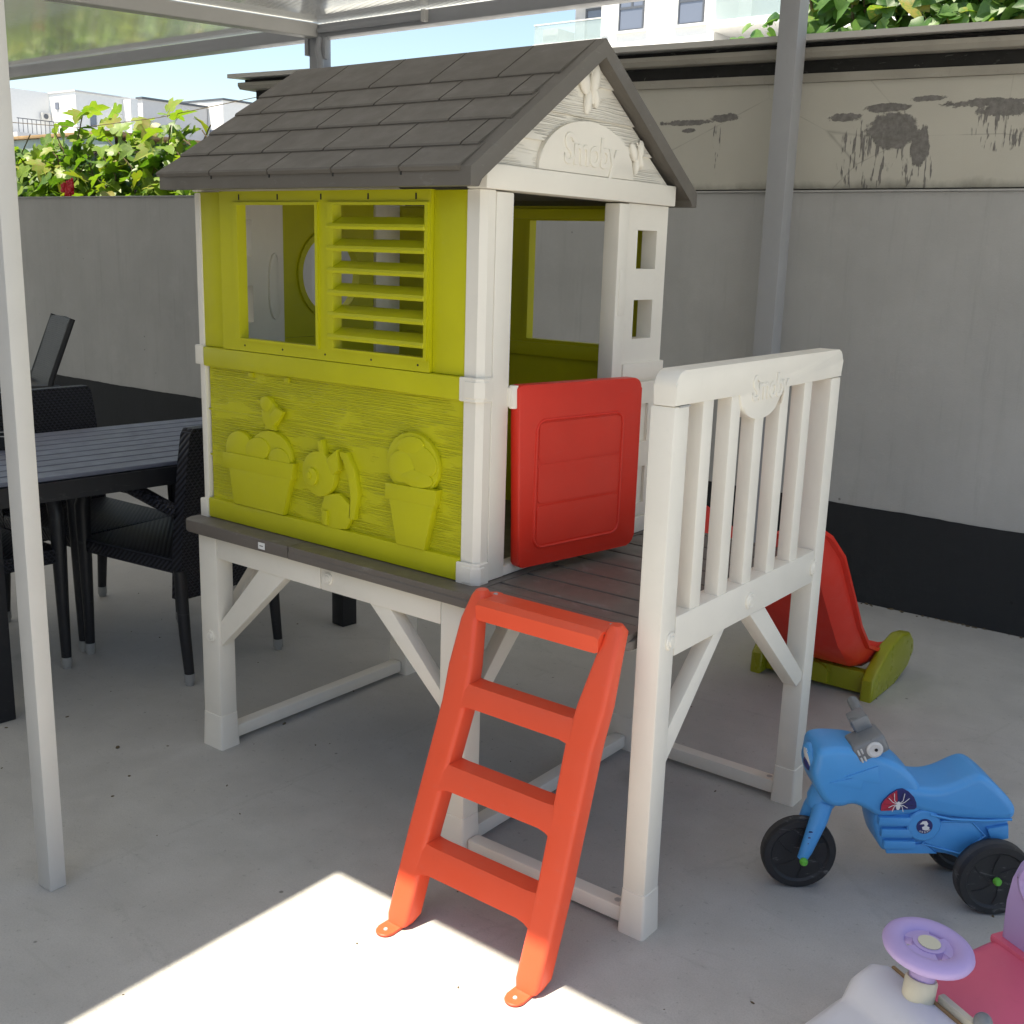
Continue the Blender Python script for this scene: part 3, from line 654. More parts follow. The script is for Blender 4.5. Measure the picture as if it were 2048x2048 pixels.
cap((.542, .002, .628), (0, -1, 0), .016); cap((.046, 0, .352), (0, -1, 0), .018)
# railing panel at the end of the porch
rl = [(0, 1.184)] + [(0, 1.222)] + arc(.030, 1.224, .030, .030, 180, 90, 6) + arc(.830, 1.224, .030, .030, 90, 0, 6) + [(.86, 1.184), (.508, 1.184)] + arc(.392, 1.184, .108, .062, 0, -180, 16) + [(.284, 1.184)]
mb = MB(); mb.prism(rl, 'yz', 1.478, 1.531, .007, 2); tr_ = mb.build('top_rail', 'white', P)
place_text(text_mesh('Smoby', .10, .0018, .0016, 'white', .92), tr_, (1.5312, .432, 1.190), (0, 1, 0), (0, 0, 1), .74, .78)
mb = MB(); mb.box(1.476, .0625, .646, 1.5295, .7975, .735, .006); mb.build('lower_rail', 'white', P)
for y0 in (.126, .254, .376, .506, .641):
    mb = MB(); mb.box(1.490, y0, .728, 1.526, y0+.048, 1.188, .007); mb.build('baluster', 'white', P)
for y in (.040, .414, .790): cap((1.5295, y, .688), (1, 0, 0), .020)
mb = MB(); mb.prism([(.0625, .384), (.0625, .466), (.262, .6455), (.316, .6455)], 'yz', 1.484, 1.522, .005, 2); mb.build('brace', 'white', P)
mb = MB(); mb.prism([(.7975, .372), (.7975, .395), (.519, .6455), (.434, .6455), (.765, .362)], 'yz', 1.484, 1.526, .005, 2); mb.build('brace', 'white', P)
mb = MB(); mb.box(1.53, .016, 1.1805, 1.5312, .06, 1.1835); mb.build('seam', 'bolt', tr_, smooth=0)

# ------------------------------------------------------------------ ladder
L = thing('ladder', (1.26, -.28, 0), 'orange red plastic ladder with three rungs leaning on the platform edge', 'ladder')
LY = lambda z: -.318 + .36*z                    # front plane of the ladder
for sgn in (-1, 1):
    cx0, cx1 = 1.262+sgn*.180, 1.262+sgn*.178
    rings = []
    for z, cx, hw, dep in ((.0075, cx0, .026, .042), (.022, cx0, .031, .055), (.20, cx0, .031, .058), (.48, 1.262+sgn*.170, .034, .058), (.56, 1.262+sgn*.176, .034, .052), (.66, 1.262+sgn*.183, .024, .046), (.708, 1.262+sgn*.182, .020, .040), (.722, 1.262+sgn*.181, .012, .028)):
        y = LY(z) + (.012 if z > .7 else 0)
        rings.append([(cx+a, y+.030+b, z) for a, b in rrect(-hw, hw, -.030, -.030+dep, .011, 4)])
    mb = MB(); mb.loft(rings); sr = mb.build('side_rail', 'orange', L)
    mb = MB(); mb.prism(arc(cx0-.004, -.340, .022, .022, 180, 360, 10) + [(cx0-.004+.022, -.288), (cx0-.004-.022, -.288)], 'xy', .001, .0072, .002, 1); ft = mb.build('foot_tab', 'orange', sr)
    mb = MB(); mb.lathe([(.0001, .0072), (.005, .0072), (.004, .009), (.0001, .009)], (cx0-.004, -.340, 0), (0, 0, 1), 10); mb.build('screw', 'bolt', ft)
def rung(z0, z1):
    mb = MB(); rings = []
    for x, dz, e in ((1.10, .012, .012), (1.122, .003, .003), (1.14, 0, 0), (1.384, 0, 0), (1.402, .003, .003), (1.424, .012, .012)):
        yb = LY(z0-dz)
        rings.append([(x, LY(z0-dz), z0-dz), (x, LY(z1)-.003, z1-.012), (x, LY(z1)+.006, z1+e*.4), (x, LY(z1)+.052, z1+e*.4), (x, LY(z1)+.054, z1-.012), (x, LY(z1)+.012, z1-.020), (x, LY(z0)+.02, z0-dz)])
    mb.loft(rings); mb.build('rung', 'orange', L, smooth=50)
rung(.130, .184); rung(.308, .356); rung(.485, .529)
mb = MB(); rings = []
for x in (1.098, 1.106, 1.418, 1.426):
    e = .004 if x in (1.098, 1.426) else 0
    rings.append([(x, LY(.665)+.004, .664+e), (x, LY(.70)-.010, .700-e), (x, LY(.70)+.004, .712-e), (x, .012, .7065-e), (x, .012, .701), (x, LY(.70)+.012, .7015), (x, LY(.665)+.014, .668)])
mb.loft(rings); tp = mb.build('top_step', 'orange', L)
for x in (1.085, 1.400):
    mb = MB(); mb.prism(arc(x+.012, -.006, .022, .022, 0, 180, 8)+[(x-.010, -.05), (x+.034, -.05)], 'xy', .7005, .7072, .001, 1); fl = mb.build('fixing_tab', 'orange', tp)
    mb = MB(); mb.lathe([(.0001, .7072), (.0055, .7072), (.0045, .7092), (.0001, .7092)], (x+.012, -.002, 0), (0, 0, 1), 10); mb.build('screw', 'bolt', fl)

# ------------------------------------------------------------------ slide
SL = thing('slide', (1.21, 1.75, 0), 'red plastic slide with lime foot descending behind the slatted railing', 'slide')
prof = [(.865, .742, .075), (1.00, .745, .085), (1.12, .722, .095), (1.25, .665, .10), (1.377, .575, .10), (1.50, .420, .10), (1.60, .290, .095), (1.70, .195, .085), (1.80, .155, .07), (1.90, .150, .05), (1.96, .150, .03)]
rings = []
for i, (y, z, hgt) in enumerate(prof):
    a = prof[max(i-1, 0)]; b = prof[min(i+1, len(prof)-1)]; t = Vector((0, b[0]-a[0], b[1]-a[1])).normalized(); n = Vector((0, -t.z, t.y))
    cx, hw = 1.212, .192; o = Vector((cx, y, z)); th = .006
    sec = [(-hw, 0), (-hw, -.012), (-hw+.014, -.016), (-hw+.022, -hgt*.75), (-hw+.05, -hgt-th), (hw-.05, -hgt-th), (hw-.022, -hgt*.75), (hw-.014, -.016), (hw, -.012), (hw, 0), (hw-.022, 0), (hw-.034, -hgt*.7), (hw-.06, -hgt), (-hw+.06, -hgt), (-hw+.034, -hgt*.7), (-hw+.022, 0)]
    rings.append([o + Vector((u, 0, 0)) + n*v for u, v in sec])
mb = MB(); mb.loft(rings); mb.build('chute', 'red', SL, smooth=45)
fo = [(1.665, 0), (1.668, .075), (1.70, .105), (1.76, .130), (1.83, .165), (1.93, .180), (2.02, .165), (2.07, .125), (2.085, .08), (2.03, .03), (1.90, .0)]
for x in (.985, 1.395):
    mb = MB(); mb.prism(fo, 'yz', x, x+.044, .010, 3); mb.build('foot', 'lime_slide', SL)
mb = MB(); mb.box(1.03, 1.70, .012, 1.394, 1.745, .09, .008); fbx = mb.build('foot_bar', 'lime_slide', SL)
mb = MB(); mb.prism(arc(1.22, .055, .05, .035, 0, 180, 10)+[(1.17, .02), (1.27, .02)], 'xz', 1.686, 1.702, .004, 2); mb.build('foot_bar_boss', 'lime_slide', fbx)

# ------------------------------------------------------------------ ride-on bike
ang = math.atan2(-.624, -.782)
K = thing('ride_on_bike', (2.035, .704, 0), 'blue plastic ride-on motorbike with black wheels and spider sticker', 'ride-on toy', rz=ang)
# local frame: x forward, y to the rider's left (the camera side is y > 0), z up
def kb(mb, name, mat, parent=K, smooth=40, label=None): return mb.build(name, mat, parent, smooth, label, local=True)
def chaikin(p, it=2):
    for _ in range(it): p = [q for i in range(len(p)) for q in ((p[i][0]*.75+p[(i+1) % len(p)][0]*.25, p[i][1]*.75+p[(i+1) % len(p)][1]*.25), (p[i][0]*.25+p[(i+1) % len(p)][0]*.75, p[i][1]*.25+p[(i+1) % len(p)][1]*.75))]
    return p
def prof_body(pts, hw, name, mat, bev=.02, parent=K):
    mb = MB(); r_ = [1.0, .97, .90, .78, .58]; cx = sum(p[0] for p in pts)/len(pts); pts = chaikin(pts)
    A = [(x, z) for x, z in pts]; n = len(A)
    area = sum(A[i][0]*A[(i+1) % n][1]-A[(i+1) % n][0]*A[i][1] for i in range(n)); sg = 1 if area > 0 else -1
    nr = []
    for i in range(n):
        dx, dz = A[(i+1) % n][0]-A[i-1][0], A[(i+1) % n][1]-A[i-1][1]; l = math.hypot(dx, dz) or 1; nr.append((-dz/l*sg, dx/l*sg))
    def ring(y, ins): return [(A[i][0]+nr[i][0]*ins, y, A[i][1]+nr[i][1]*ins) for i in range(n)]
    K5 = [0, 18, 36, 54, 72, 90]
    prof_ = [(-hw+bev*(1-math.sin(math.radians(a))), bev*(1-math.cos(math.radians(a)))) for a in reversed(K5)] + [(hw-bev*(1-math.sin(math.radians(a))), bev*(1-math.cos(math.radians(a)))) for a in K5]
    mb.loft([ring(y, i_) for y, i_ in prof_]); return kb(mb, name, mat, parent, 50)
tank = [(.428, .345), (.426, .376), (.400, .386), (.357, .385), (.325, .382), (.284, .368), (.241, .352), (.203, .325), (.172, .288), (.160, .245), (.172, .222), (.225, .214), (.268, .210), (.298, .230), (.330, .244), (.358, .232), (.394, .240), (.418, .275), (.432, .315)]
bd_ = prof_body(tank, .062, 'body', 'blue', .018)
seat = [(.225, .300), (.185, .292), (.145, .288), (.110, .296), (.066, .321), (.045, .328), (.024, .320), (-.020, .282), (-.054, .244), (-.052, .216), (-.03, .208), (.10, .212), (.19, .232), (.225, .26)]
prof_body(seat, .066, 'seat', 'blue', .019)
low = [(.262, .248), (.278, .20), (.256, .135), (.240, .116), (.126, .118), (.077, .112), (.030, .085), (-.010, .085), (-.028, .140), (-.045, .165), (-.047, .205), (-.03, .225), (.15, .235)]
lb_ = prof_body(low, .052, 'engine_block', 'blue', .012)
for k in range(3):
    z = .205-.030*k; mb = MB(); mb.box(.190-.008*k, .044, z-.012, .268-.009*k, .064, z+.010, .006); kb(mb, 'cooling_fin', 'blue', lb_)
mb = MB(); mb.lathe([(.0001, 0), (.040, 0), (.040, .010), (.036, .014), (.0001, .014)], (.160, .050, .195), (0, 1, 0), 28); dc = kb(mb, 'side_disc', 'blue', lb_)
mb = MB(); mb.prism([(.118, .205), (.155, .150), (.07, .125), (.015, .170), (.045, .205)], 'xz', .048, .060, .004, 2); kb(mb, 'side_cover', 'blue', lb_)
mb = MB(); mb.prism([(.010, .190), (-.040, .200), (-.045, .165), (-.005, .155)], 'xz', .046, .062, .005, 2); kb(mb, 'tail_vent', 'blue', lb_)
mb = MB(); mb.prism([(.36, .315), (.275, .300), (.285, .345)], 'xz', .058, .0655, .004, 2); kb(mb, 'tank_panel', 'blue', bd_)
mb = MB(); mb.prism([(.395, .300), (.312, .320), (.318, .285)], 'xz', .058, .0645, .004, 2); kb(mb, 'tank_panel', 'blue', bd_)
mb = MB(); mb.tube([(-.045, .0605, .2145), (.02, .0655, .2125), (.10, .0655, .2150), (.150, .0640, .2250)], .0032, 6); kb(mb, 'seat_seam', 'blue', lb_)
mb = MB(); mb.tube([(.118, .0600, .206), (.158, .0600, .148), (.068, .0600, .124), (.012, .0600, .171), (.048, .0600, .206), (.118, .0600, .206)], .0026, 6); kb(mb, 'cover_bead', 'blue', lb_)
mb = MB(); mb.prism([(.245, .136), (.150, .146), (.118, .120), (.238, .118)], 'xz', .046, .0575, .004, 2); kb(mb, 'belly_pan', 'blue', lb_)
mb = MB(); mb.lathe([(.0001, 0), (.030, 0), (.034, .006), (.036, .020), (.030, .028), (.0001, .028)], (.405, .002, .340), (1, 0, -.28), 24); kb(mb, 'headlight_cowl', 'blue', bd_)
for z in (.165, .150, .135):
    mb = MB(); mb.box(.408, .0455, z-.0012, .424, .0475, z+.0012); kb(mb, 'fork_groove', 'web_blue')
# stickers
dome = [(.268, .234)] + [(.268, .250)] + [(.262, .262), (.250, .276), (.235, .287), (.222, .290), (.208, .284), (.194, .270), (.187, .256), (.185, .244), (.19, .239)]
mb = MB(); mb.prism(dome, 'xz', .058, .0672, .0006, 1); sk = kb(mb, 'sticker', 'web_blue', bd_, label='web sticker in red and navy with a white spider')
mb = MB(); mb.prism([(.268, .234), (.268, .250), (.262, .262), (.250, .276), (.236, .2865), (.232, .262), (.238, .236)], 'xz', .0673, .0677); kb(mb, 'sticker_red', 'web_red', sk, 0)
mb = MB(); c0 = Vector((.229, .0682, .249))
mb.ellipsoid(c0+Vector((0, 0, -.004)), (.005, .001, .008), 10, 6).ellipsoid(c0+Vector((0, 0, .006)), (.0035, .001, .004), 8, 6)
for s_ in (-1, 1):
    for (ax, az, bx, bz) in ((.010, .012, .012, .030), (.014, .008, .024, .018), (.012, .000, .022, -.006), (.009, -.003, .013, -.016)):
        mb.tube([c0+Vector((0, 0, .002)), c0+Vector((s_*ax, 0, az)), c0+Vector((s_*bx, 0, bz))], .0009, 5)
kb(mb, 'spider', 'paper', sk)
mb = MB()
for k in range(9):
    a = math.radians(-20+25*k); mb.tube([c0+Vector((0, -.0003, 0)), c0+Vector((math.cos(a)*.034, -.0003, min(math.sin(a)*.034, .034)))], .0004, 4)
kb(mb, 'web', 'dark', sk)
mb = MB(); mb.lathe([(.0001, 0), (.019, 0), (.019, .0008), (.0001, .0008)], (.160, .064, .195), (0, 1, 0), 28); rs = kb(mb, 'sticker', 'web_blue', dc, label='round navy sticker with a pale figure and ring of letters')
mb = MB(); mb.prism([(.172, .200), (.166, .208), (.157, .209), (.152, .202), (.155, .196), (.148, .193), (.150, .186), (.158, .185), (.164, .187), (.166, .193), (.160, .196), (.162, .201)], 'xz', .0649, .0653); kb(mb, 'figure', 'paper', rs, 0)
for i, ch_ in enumerate('URBAN'):
    a = math.radians(235+22*i); me = text_mesh(ch_, .0065, .0001, 0, 'paper')
    r_ = Vector((-math.cos(a), 0, math.sin(a)))
    o = bpy.data.objects.new('lettering', me); col.objects.link(o); o.parent = rs
    yv = -r_; xv = yv.cross(Vector((0, 1, 0))); m_ = Matrix((xv, yv, Vector((0, 1, 0)))).transposed().to_4x4(); m_.translation = Vector((.160, .0652, .195)) + r_*.0152; o.matrix_local = m_
mb = MB(); mb.ellipsoid((.431, .006, .334), (.005, .024, .030), 16, 10, Matrix.Rotation(.25, 3, 'Y')); hl = kb(mb, 'headlight_sticker', 'paper', bd_)
mb = MB(); mb.ellipsoid((.4320, .006, .320), (.0062, .020, .015), 14, 8, Matrix.Rotation(.25, 3, 'Y')); kb(mb, 'headlight_print', 'web_blue', hl)
# neck, forks and wheels
mb = MB(); mb.tube([(.372, 0, .262), (.388, 0, .225), (.395, 0, .205)], [.036, .035, .026], 18); nk = kb(mb, 'steering_neck', 'blue')
for s_ in (-1, 1):
    mb = MB(); mb.tube([(.386, s_*.018, .225), (.398, s_*.030, .190), (.422, s_*.034, .110), (.430, s_*.034, .088)], [.022, .021, .015, .012], 14); kb(mb, 'fork', 'blue')
def wheel(x, y, r, hw, side):
    mb = MB(); mb.lathe([(.012, -hw*.55), (r*.74, -hw*.72), (r*.80, -hw), (r*.96, -hw), (r, -hw*.6), (r, hw*.6), (r*.96, hw), (r*.80, hw), (r*.74, hw*.72), (.012, hw*.55)], (x, y, r), (0, 1, 0), 40); wl = kb(mb, 'wheel', 'rubber', K, 30)
    mb = MB(); mb.lathe([(r*1.001, -hw*.45), (r*1.006, -hw*.35), (r*1.006, hw*.35), (r*1.001, hw*.45), (r*.99, 0), (r*1.001, -hw*.45)], (x, y, r), (0, 1, 0), 40, False); kb(mb, 'tread', 'tread', wl)
    for k in range(6):
        a = k*PI/3; mb = MB(); mb.tube([(x+math.cos(a)*.018, y+side*hw*.68, r+math.sin(a)*.018), (x+math.cos(a+.35)*r*.45, y+side*hw*.74, r+math.sin(a+.35)*r*.45), (x+math.cos(a+.55)*r*.70, y+side*hw*.76, r+math.sin(a+.55)*r*.70)], .0010, 5); kb(mb, 'spoke_rib', 'rubber', wl)
    return wl
wheel(.430, 0, .089, .018, 1)
wr = wheel(.0, .098, .089, .022, 1); wheel(.0, -.085, .089, .022, -1)
mb = MB(); mb.tube([(.0, -.10, .089), (.0, .10, .089)], .008, 10); kb(mb, 'axle', 'steel')
for (x, y) in ((.430, .046), (.0, .118)):
    mb = MB(); mb.lathe([(.0001, 0), (.0095, 0), (.0095, .007), (.006, .012), (.0001, .012)], (x, y, .089), (0, 1, 0), 14); kb(mb, 'axle_cap', 'green_cap')
# handlebar
RH = Matrix.Rotation(math.radians(28), 3, 'Y')
hc = Vector((.302, .035, .382))
mb = MB(); mb.box(.262, -.012, .362, .342, .064, .408, .012, 3, RH, hc); hb = kb(mb, 'handlebar', 'grey_plastic')
mb = MB(); mb.lathe([(.0001, 0), (.019, 0), (.019, .004), (.014, .006), (.010, .004), (.0001, .006)], RH @ (Vector((.296, .064, .384))-hc)+hc, (0, 1, 0), 20); kb(mb, 'dial', 'chrome', hb)
mb = MB(); mb.lathe([(.0001, 0), (.004, 0), (.0035, .002), (.0001, .002)], RH @ (Vector((.294, .0701, .384))-hc)+hc, (0, 1, 0), 10); kb(mb, 'dial_pin', 'dark', hb)
for dx in (.030, .022):
    for dz in (-.012, .008):
        mb = MB(); mb.box(.302+dx-.0022, .0635, .384+dz-.007, .302+dx+.0022, .0662, .384+dz+.007, .001, 1, RH, hc); kb(mb, 'trim_bar', 'chrome', hb)
mb = MB(); mb.box(.272, -.04, .400, .312, .010, .440, .004, 2, RH, hc); kb(mb, 'windscreen_block', 'grey_plastic', hb)
mb = MB(); mb.tube([(.305, -.03, .420), (.302, -.06, .430), (.300, -.105, .434)], [.014, .013, .013], 12); kb(mb, 'grip', 'grey_plastic', hb)

# ------------------------------------------------------------------ ride-on car
Cc = thing('ride_on_car', (2.152, -.145, 0), 'white and pink ride-on toddler car with lilac steering wheel and backrest', 'ride-on toy', rz=math.atan2(.866, .5))
# local frame: x backwards, y to the image left, z up
def cb(mb, name, mat, parent=Cc, smooth=45): return mb.build(name, mat, parent, smooth, local=True)
def csec(x, hw, z0, z1, r): return [(x, a, b) for a, b in rrect(-hw, hw, z0, z1, r, 4)]
mb = MB(); mb.loft([csec(.02, .112, .05, .236, .03), csec(-.01, .114, .05, .246, .03), csec(-.045, .114, .05, .232, .035), csec(-.065, .112, .05, .200, .04), csec(-.072, .128, .05, .185, .05), csec(-.14, .125, .05, .165, .06), csec(-.21, .105, .06, .125, .03), csec(-.23, .08, .07, .11, .02)]); hd_ = cb(mb, 'hood', 'car_white')
mb = MB(); mb.loft([csec(.018, .100, .06, .200, .03), csec(.06, .115, .06, .180, .03), csec(.14, .125, .06, .190, .03), csec(.26, .130, .06, .205, .035), csec(.33, .125, .06, .225, .04), csec(.40, .10, .07, .235, .04), csec(.43, .06, .08, .20, .03)]); st_ = cb(mb, 'seat', 'pink')
mb = MB()
bo = [(-.108, .205), (-.104, .30), (-.098, .35)] + arc(0, .352, .098, .085, 180, 0, 16)[1:-1] + [(.098, .35), (.104, .30), (.108, .205)]
bh = arc(0, .362, .062, .040, 180, -180, 24)[:-1]
mb.prism(bo, 'yz', .305, .345, .012, 3); bk_ = cb(mb, 'backrest', 'lilac')
mb = MB(); pth = [(.303, a, b) for a, b in arc(0, .365, .072, .050, 0, 360, 28)]; mb.tube(pth, .012, 8, False); cb(mb, 'handle_ring', 'lilac', bk_)
mb = MB(); mb.prism(arc(0, .365, .060, .038, 0, 360, 24)[:-1], 'yz', .2995, .3046); cb(mb, 'handle_hollow', 'dark', bk_)
mb = MB(); mb.prism(arc(.0, .26, .05, .025, 0, 360, 20)[:-1], 'yz', .3005, .306, .002, 1); cb(mb, 'emblem_oval', 'lilac', bk_)
mb = MB(); mb.box(.290, -.118, .205, .352, .118, .222, .006); cb(mb, 'backrest_socket', 'pink', bk_)
TW = Matrix.Rotation(math.radians(10), 3, 'Y')
axv = (math.sin(math.radians(12)), .10, 1)
mb = MB(); mb.lathe([(.0001, 0), (.026, 0), (.0275, .004), (.0275, .034), (.025, .038), (.0001, .038)], (.004, 0, .236), axv, 24); cl = cb(mb, 'column_collar', 'cream')
mb = MB(); mb.lathe([(.0001, .03), (.0215, .03), (.0215, .085), (.0001, .085)], (.004, 0, .236), axv, 24); cb(mb, 'column', 'lilac', cl)
wc = Vector((.004, 0, .236)) + Vector(axv).normalized()*.092; A_ = Vector((.04, -.07, .98)).normalized()
u_ = A_.orthogonal().normalized(); v_ = A_.cross(u_)
mb = MB(); rg = []
for k in range(40):
    a = 2*PI*k/40; d = u_*math.cos(a)+v_*math.sin(a); rg.append([wc + d*(.058+.019*math.cos(q)) + A_*(.014*math.sin(q)) for q in [2*PI*j/12 for j in range(12)]])
mb.loft(rg+[rg[0]], True, False); bmesh.ops.remove_doubles(mb.bm, verts=mb.bm.verts[:], dist=1e-5); sw = cb(mb, 'steering_wheel', 'lilac')
for k in range(3):
    a0 = 2*PI*k/3 + .75
    mb = MB(); seg = [a0+(-.72+1.44*j/10) for j in range(11)]
    out = [wc + (u_*math.cos(a)+v_*math.sin(a))*.052 + A_*.004 for a in seg]; inn = [wc + (u_*math.cos(a)+v_*math.sin(a))*.022 + A_*.008 for a in reversed(seg)]
    top = out+inn; bot = [p - A_*.014 for p in top]; mb.loft([bot, top]); cb(mb, 'spoke', 'lilac', sw)
mb = MB(); mb.lathe([(.0001, -.006), (.027, -.006), (.027, .009), (.0001, .010)], wc, A_, 24); cb(mb, 'hub', 'lilac', sw)
mb = MB(); mb.lathe([(.0001, .010), (.019, .010), (.019, .0115), (.0001, .0125)], wc, A_, 24); cb(mb, 'hub_cap', 'cream', sw)
mb = MB(); mb.box(.028, -.105, .225, .042, -.020, .252, .004, 2); lv = cb(mb, 'lever_arm', 'cream')
mb = MB(); mb.ellipsoid((.036, -.112, .262), (.0155, .0155, .0165), 16, 10).tube([(.036, -.110, .225), (.036, -.112, .255)], .009, 10); cb(mb, 'lever_knob', 'grey_plastic', lv)
mb = MB(); mb.box(.020, -.085, .222, .027, .085, .240, .003); cb(mb, 'dash_slot', 'rust', hd_)
for x in (-.12, .32):
    for y in (-.118, .118):
        mb = MB(); mb.lathe([(.0001, -.02), (.050, -.02), (.056, -.012), (.056, .012), (.050, .02), (.0001, .02)], (x, y, .056), (0, 1, 0), 28); cb(mb, 'wheel', 'lilac')

# ------------------------------------------------------------------ garden table
T = thing('garden_table', (-.90, .40, 0), 'dark slatted garden table with grey blue boards beside the wall', 'table', rz=math.radians(-5.5))
TL, TW_, TZ = .74, .40, .755
for k in range(9):
    w_ = 2*TW_/9; x = -TW_+k*w_
    mb = MB(); mb.box(x+.0065, -TL+.012, TZ-.014, x+w_-.0065, TL-.012, TZ, .002, 1); mb.build('table_slat', 'slat', T, local=True)
mb = MB(); mb.panel(-TW_-.008, TW_+.008, -TL, TL, [(-TW_+.05, TW_-.05, -TL+.05, TL-.05)], 'xy', TZ-.075, TZ-.016); mb.build('apron', 'black_metal', T, 0, local=True)
for sx in (-1, 1):
    for sy in (-1, 1):
        mb = MB(); mb.box(sx*.355-.035, sy*.68-.035, 0, sx*.355+.035, sy*.68+.035, TZ-.0755, .004); mb.build('leg', 'black_metal', T, local=True)
cup = thing('ashtray', (-1.10, .03, TZ), 'small dark round ashtray standing on the slatted table', 'ashtray')
mb = MB(); mb.lathe([(.0001, 0), (.05, 0), (.052, .006), (.052, .046), (.045, .046), (.043, .012), (.0001, .010)], (0, 0, 0), (0, 0, 1), 28); mb.build('bowl', 'black_metal', cup, local=True)
mb = MB(); mb.lathe([(.044, .0462), (.0525, .0462), (.0525, .049), (.044, .049), (.044, .0462)], (0, 0, 0), (0, 0, 1), 28, False); mb.build('rim', 'steel', cup, local=True)

# ------------------------------------------------------------------ wicker armchairs (facing +x in their own frame)
def wicker_chair(name, label, group):
    c = thing(name, (0, 0, 0), label, 'chair', group)
    def b(mb, n, mat, p=c, sm=45): return mb.build(n, mat, p, sm, local=True)
    mb = MB(); mb.box(-.23, -.225, .385, .25, .225, .440, .014, 2); b(mb, 'seat', 'wicker')
    R = []
    for z, x, hw in ((.30, -.235, .225), (.44, -.245, .225), (.60, -.262, .225), (.78, -.292, .228), (.868, -.308, .226), (.888, -.312, .216)):
        R.append([(x-.022, -hw, z), (x+.022, -hw, z), (x+.022-.014, -hw*.5, z), (x+.022-.018, 0, z), (x+.022-.014, hw*.5, z), (x+.022, hw, z), (x-.022, hw, z), (x-.034, hw*.5, z), (x-.038, 0, z), (x-.034, -hw*.5, z)])
    mb = MB(); mb.loft(R); b(mb, 'backrest', 'wicker')
    for s_ in (-1, 1):
        y = s_*.215
        mb = MB(); mb.tube([(-.245, y, .40), (-.258, y, .18), (-.272, y, .040)], [.022, .020, .017], 12); l = b(mb, 'leg', 'black_metal')
        mb = MB(); mb.lathe([(.0001, 0), (.015, 0), (.016, .012), (.019, .012), (.019, .042), (.0001, .042)], (-.272, y, 0), (0, 0, 1), 16); b(mb, 'foot_cap', 'steel', l)
        mb = MB(); mb.tube([(.22, y, .60), (.236, y, .56), (.238, y, .44), (.238, y, .20), (.240, y, .040)], [.024, .027, .025, .020, .017], 12); l = b(mb, 'leg', 'black_metal')
        mb = MB(); mb.lathe([(.0001, 0), (.015, 0), (.016, .012), (.019, .012), (.019, .042), (.0001, .042)], (.240, y, 0), (0, 0, 1), 16); b(mb, 'foot_cap', 'steel', l)
        mb = MB(); mb.tube([(-.25, y, .600), (-.17, y, .618), (-.02, y, .655), (.10, y, .658), (.18, y, .640), (.225, y, .595)], [.022, .023, .024, .025, .026, .024], 12); b(mb, 'armrest', 'wicker')
    return c
gch = 'wicker armchairs around the slatted table'
c1 = wicker_chair('wicker_armchair', 'black wicker armchair at the table side next to the playhouse stilts', gch)
def put(o, x, y, deg): o.location = (x, y, 0); o.rotation_euler[2] = math.radians(deg)
put(c1, -.700, .432, 186)
for lab, x, y, a in (('black wicker armchair on the wall side of the slatted table, its back above the boards', -1.205, .40, 2), ('black wicker armchair on the wall side of the table, behind the white post', -1.09, -.155, 0)):
    o = copy_tree(c1); put(o, x, y, a); o['label'] = lab

# tall recliner chairs by the wall
def recliner(name, label, x, y, deg):
    c = thing(name, (x, y, 0), label, 'chair', 'tall woven chairs by the wall', rz=math.radians(deg))
    def b(mb, n, mat, p=c, sm=45): return mb.build(n, mat, p, sm, local=True)
    R = []
    for z, xx in ((.34, -.17), (.50, -.20), (.70, -.26), (.88, -.33), (1.00, -.375), (1.025, -.388)):
        R.append([(xx-.010, -.21, z), (xx+.012, -.21, z), (xx, 0, z+.006), (xx+.012, .21, z), (xx-.010, .21, z), (xx-.02, 0, z+.006)])
    mb = MB(); mb.loft(R); b(mb, 'backrest', 'wicker')
    for s_ in (-1, 1):
        y_ = s_*.225
        mb = MB(); mb.tube([(-.39, y_, 1.03), (-.26, y_, .70), (-.17, y_, .36), (-.10, y_, .0)], .016, 10); b(mb, 'back_frame', 'black_metal')
        mb = MB(); mb.tube([(-.30, y_, .655), (-.05, y_, .665), (.24, y_, .66), (.27, y_, .63)], .018, 10, True, .6); b(mb, 'armrest', 'black_metal')
        mb = MB(); mb.tube([(.25, y_, .655), (.22, y_, .36), (.26, y_, 0)], .016, 10); b(mb, 'leg', 'black_metal')
        mb = MB(); mb.tube([(-.12, y_, .38), (-.24, y_, .18), (-.30, y_, 0)], .016, 10); b(mb, 'leg', 'black_metal')
    mb = MB(); mb.box(-.18, -.21, .365, .23, .21, .395, .01); b(mb, 'seat', 'wicker')
    return c
recliner('recliner_chair', 'tall woven recliner chair leaning back in front of the grey wall', -3.47, 1.24, 252)
recliner('recliner_chair', 'tall woven recliner chair half hidden behind the white pergola post', -3.85, .72, 250)

# ------------------------------------------------------------------ vegetation
def leaf_mesh(name, lobes, mat, seed, fold=.22):
    r_ = random.Random(seed); mb = MB(); pts = []
    n = len(lobes)
    for (a, r) in lobes:
        a = math.radians(a); r *= r_.uniform(.9, 1.1); pts.append((math.sin(a)*r, math.cos(a)*r))
    c = mb.bm.verts.new((0, .05, 0)); vs_ = [mb.bm.verts.new((x, y, abs(x)*fold - .35*y*y + r_.uniform(-.03, .03))) for x, y in pts]
    for i in range(n-1): mb.face([c, vs_[i], vs_[i+1]])
    mb.tube([(0, .05, 0), (0, -.25, -.03), (0, -.5, -.14)], .012, 3)
    return mb.mesh(name, mat, 60)
GR = [(-172, .30), (-150, .42), (-120, .62), (-100, .55), (-86, .40), (-70, .68), (-50, .78), (-34, .55), (-20, .72), (0, 1.0), (20, .72), (34, .55), (50, .78), (70, .68), (86, .40), (100, .55), (120, .62), (150, .42), (172, .30)]
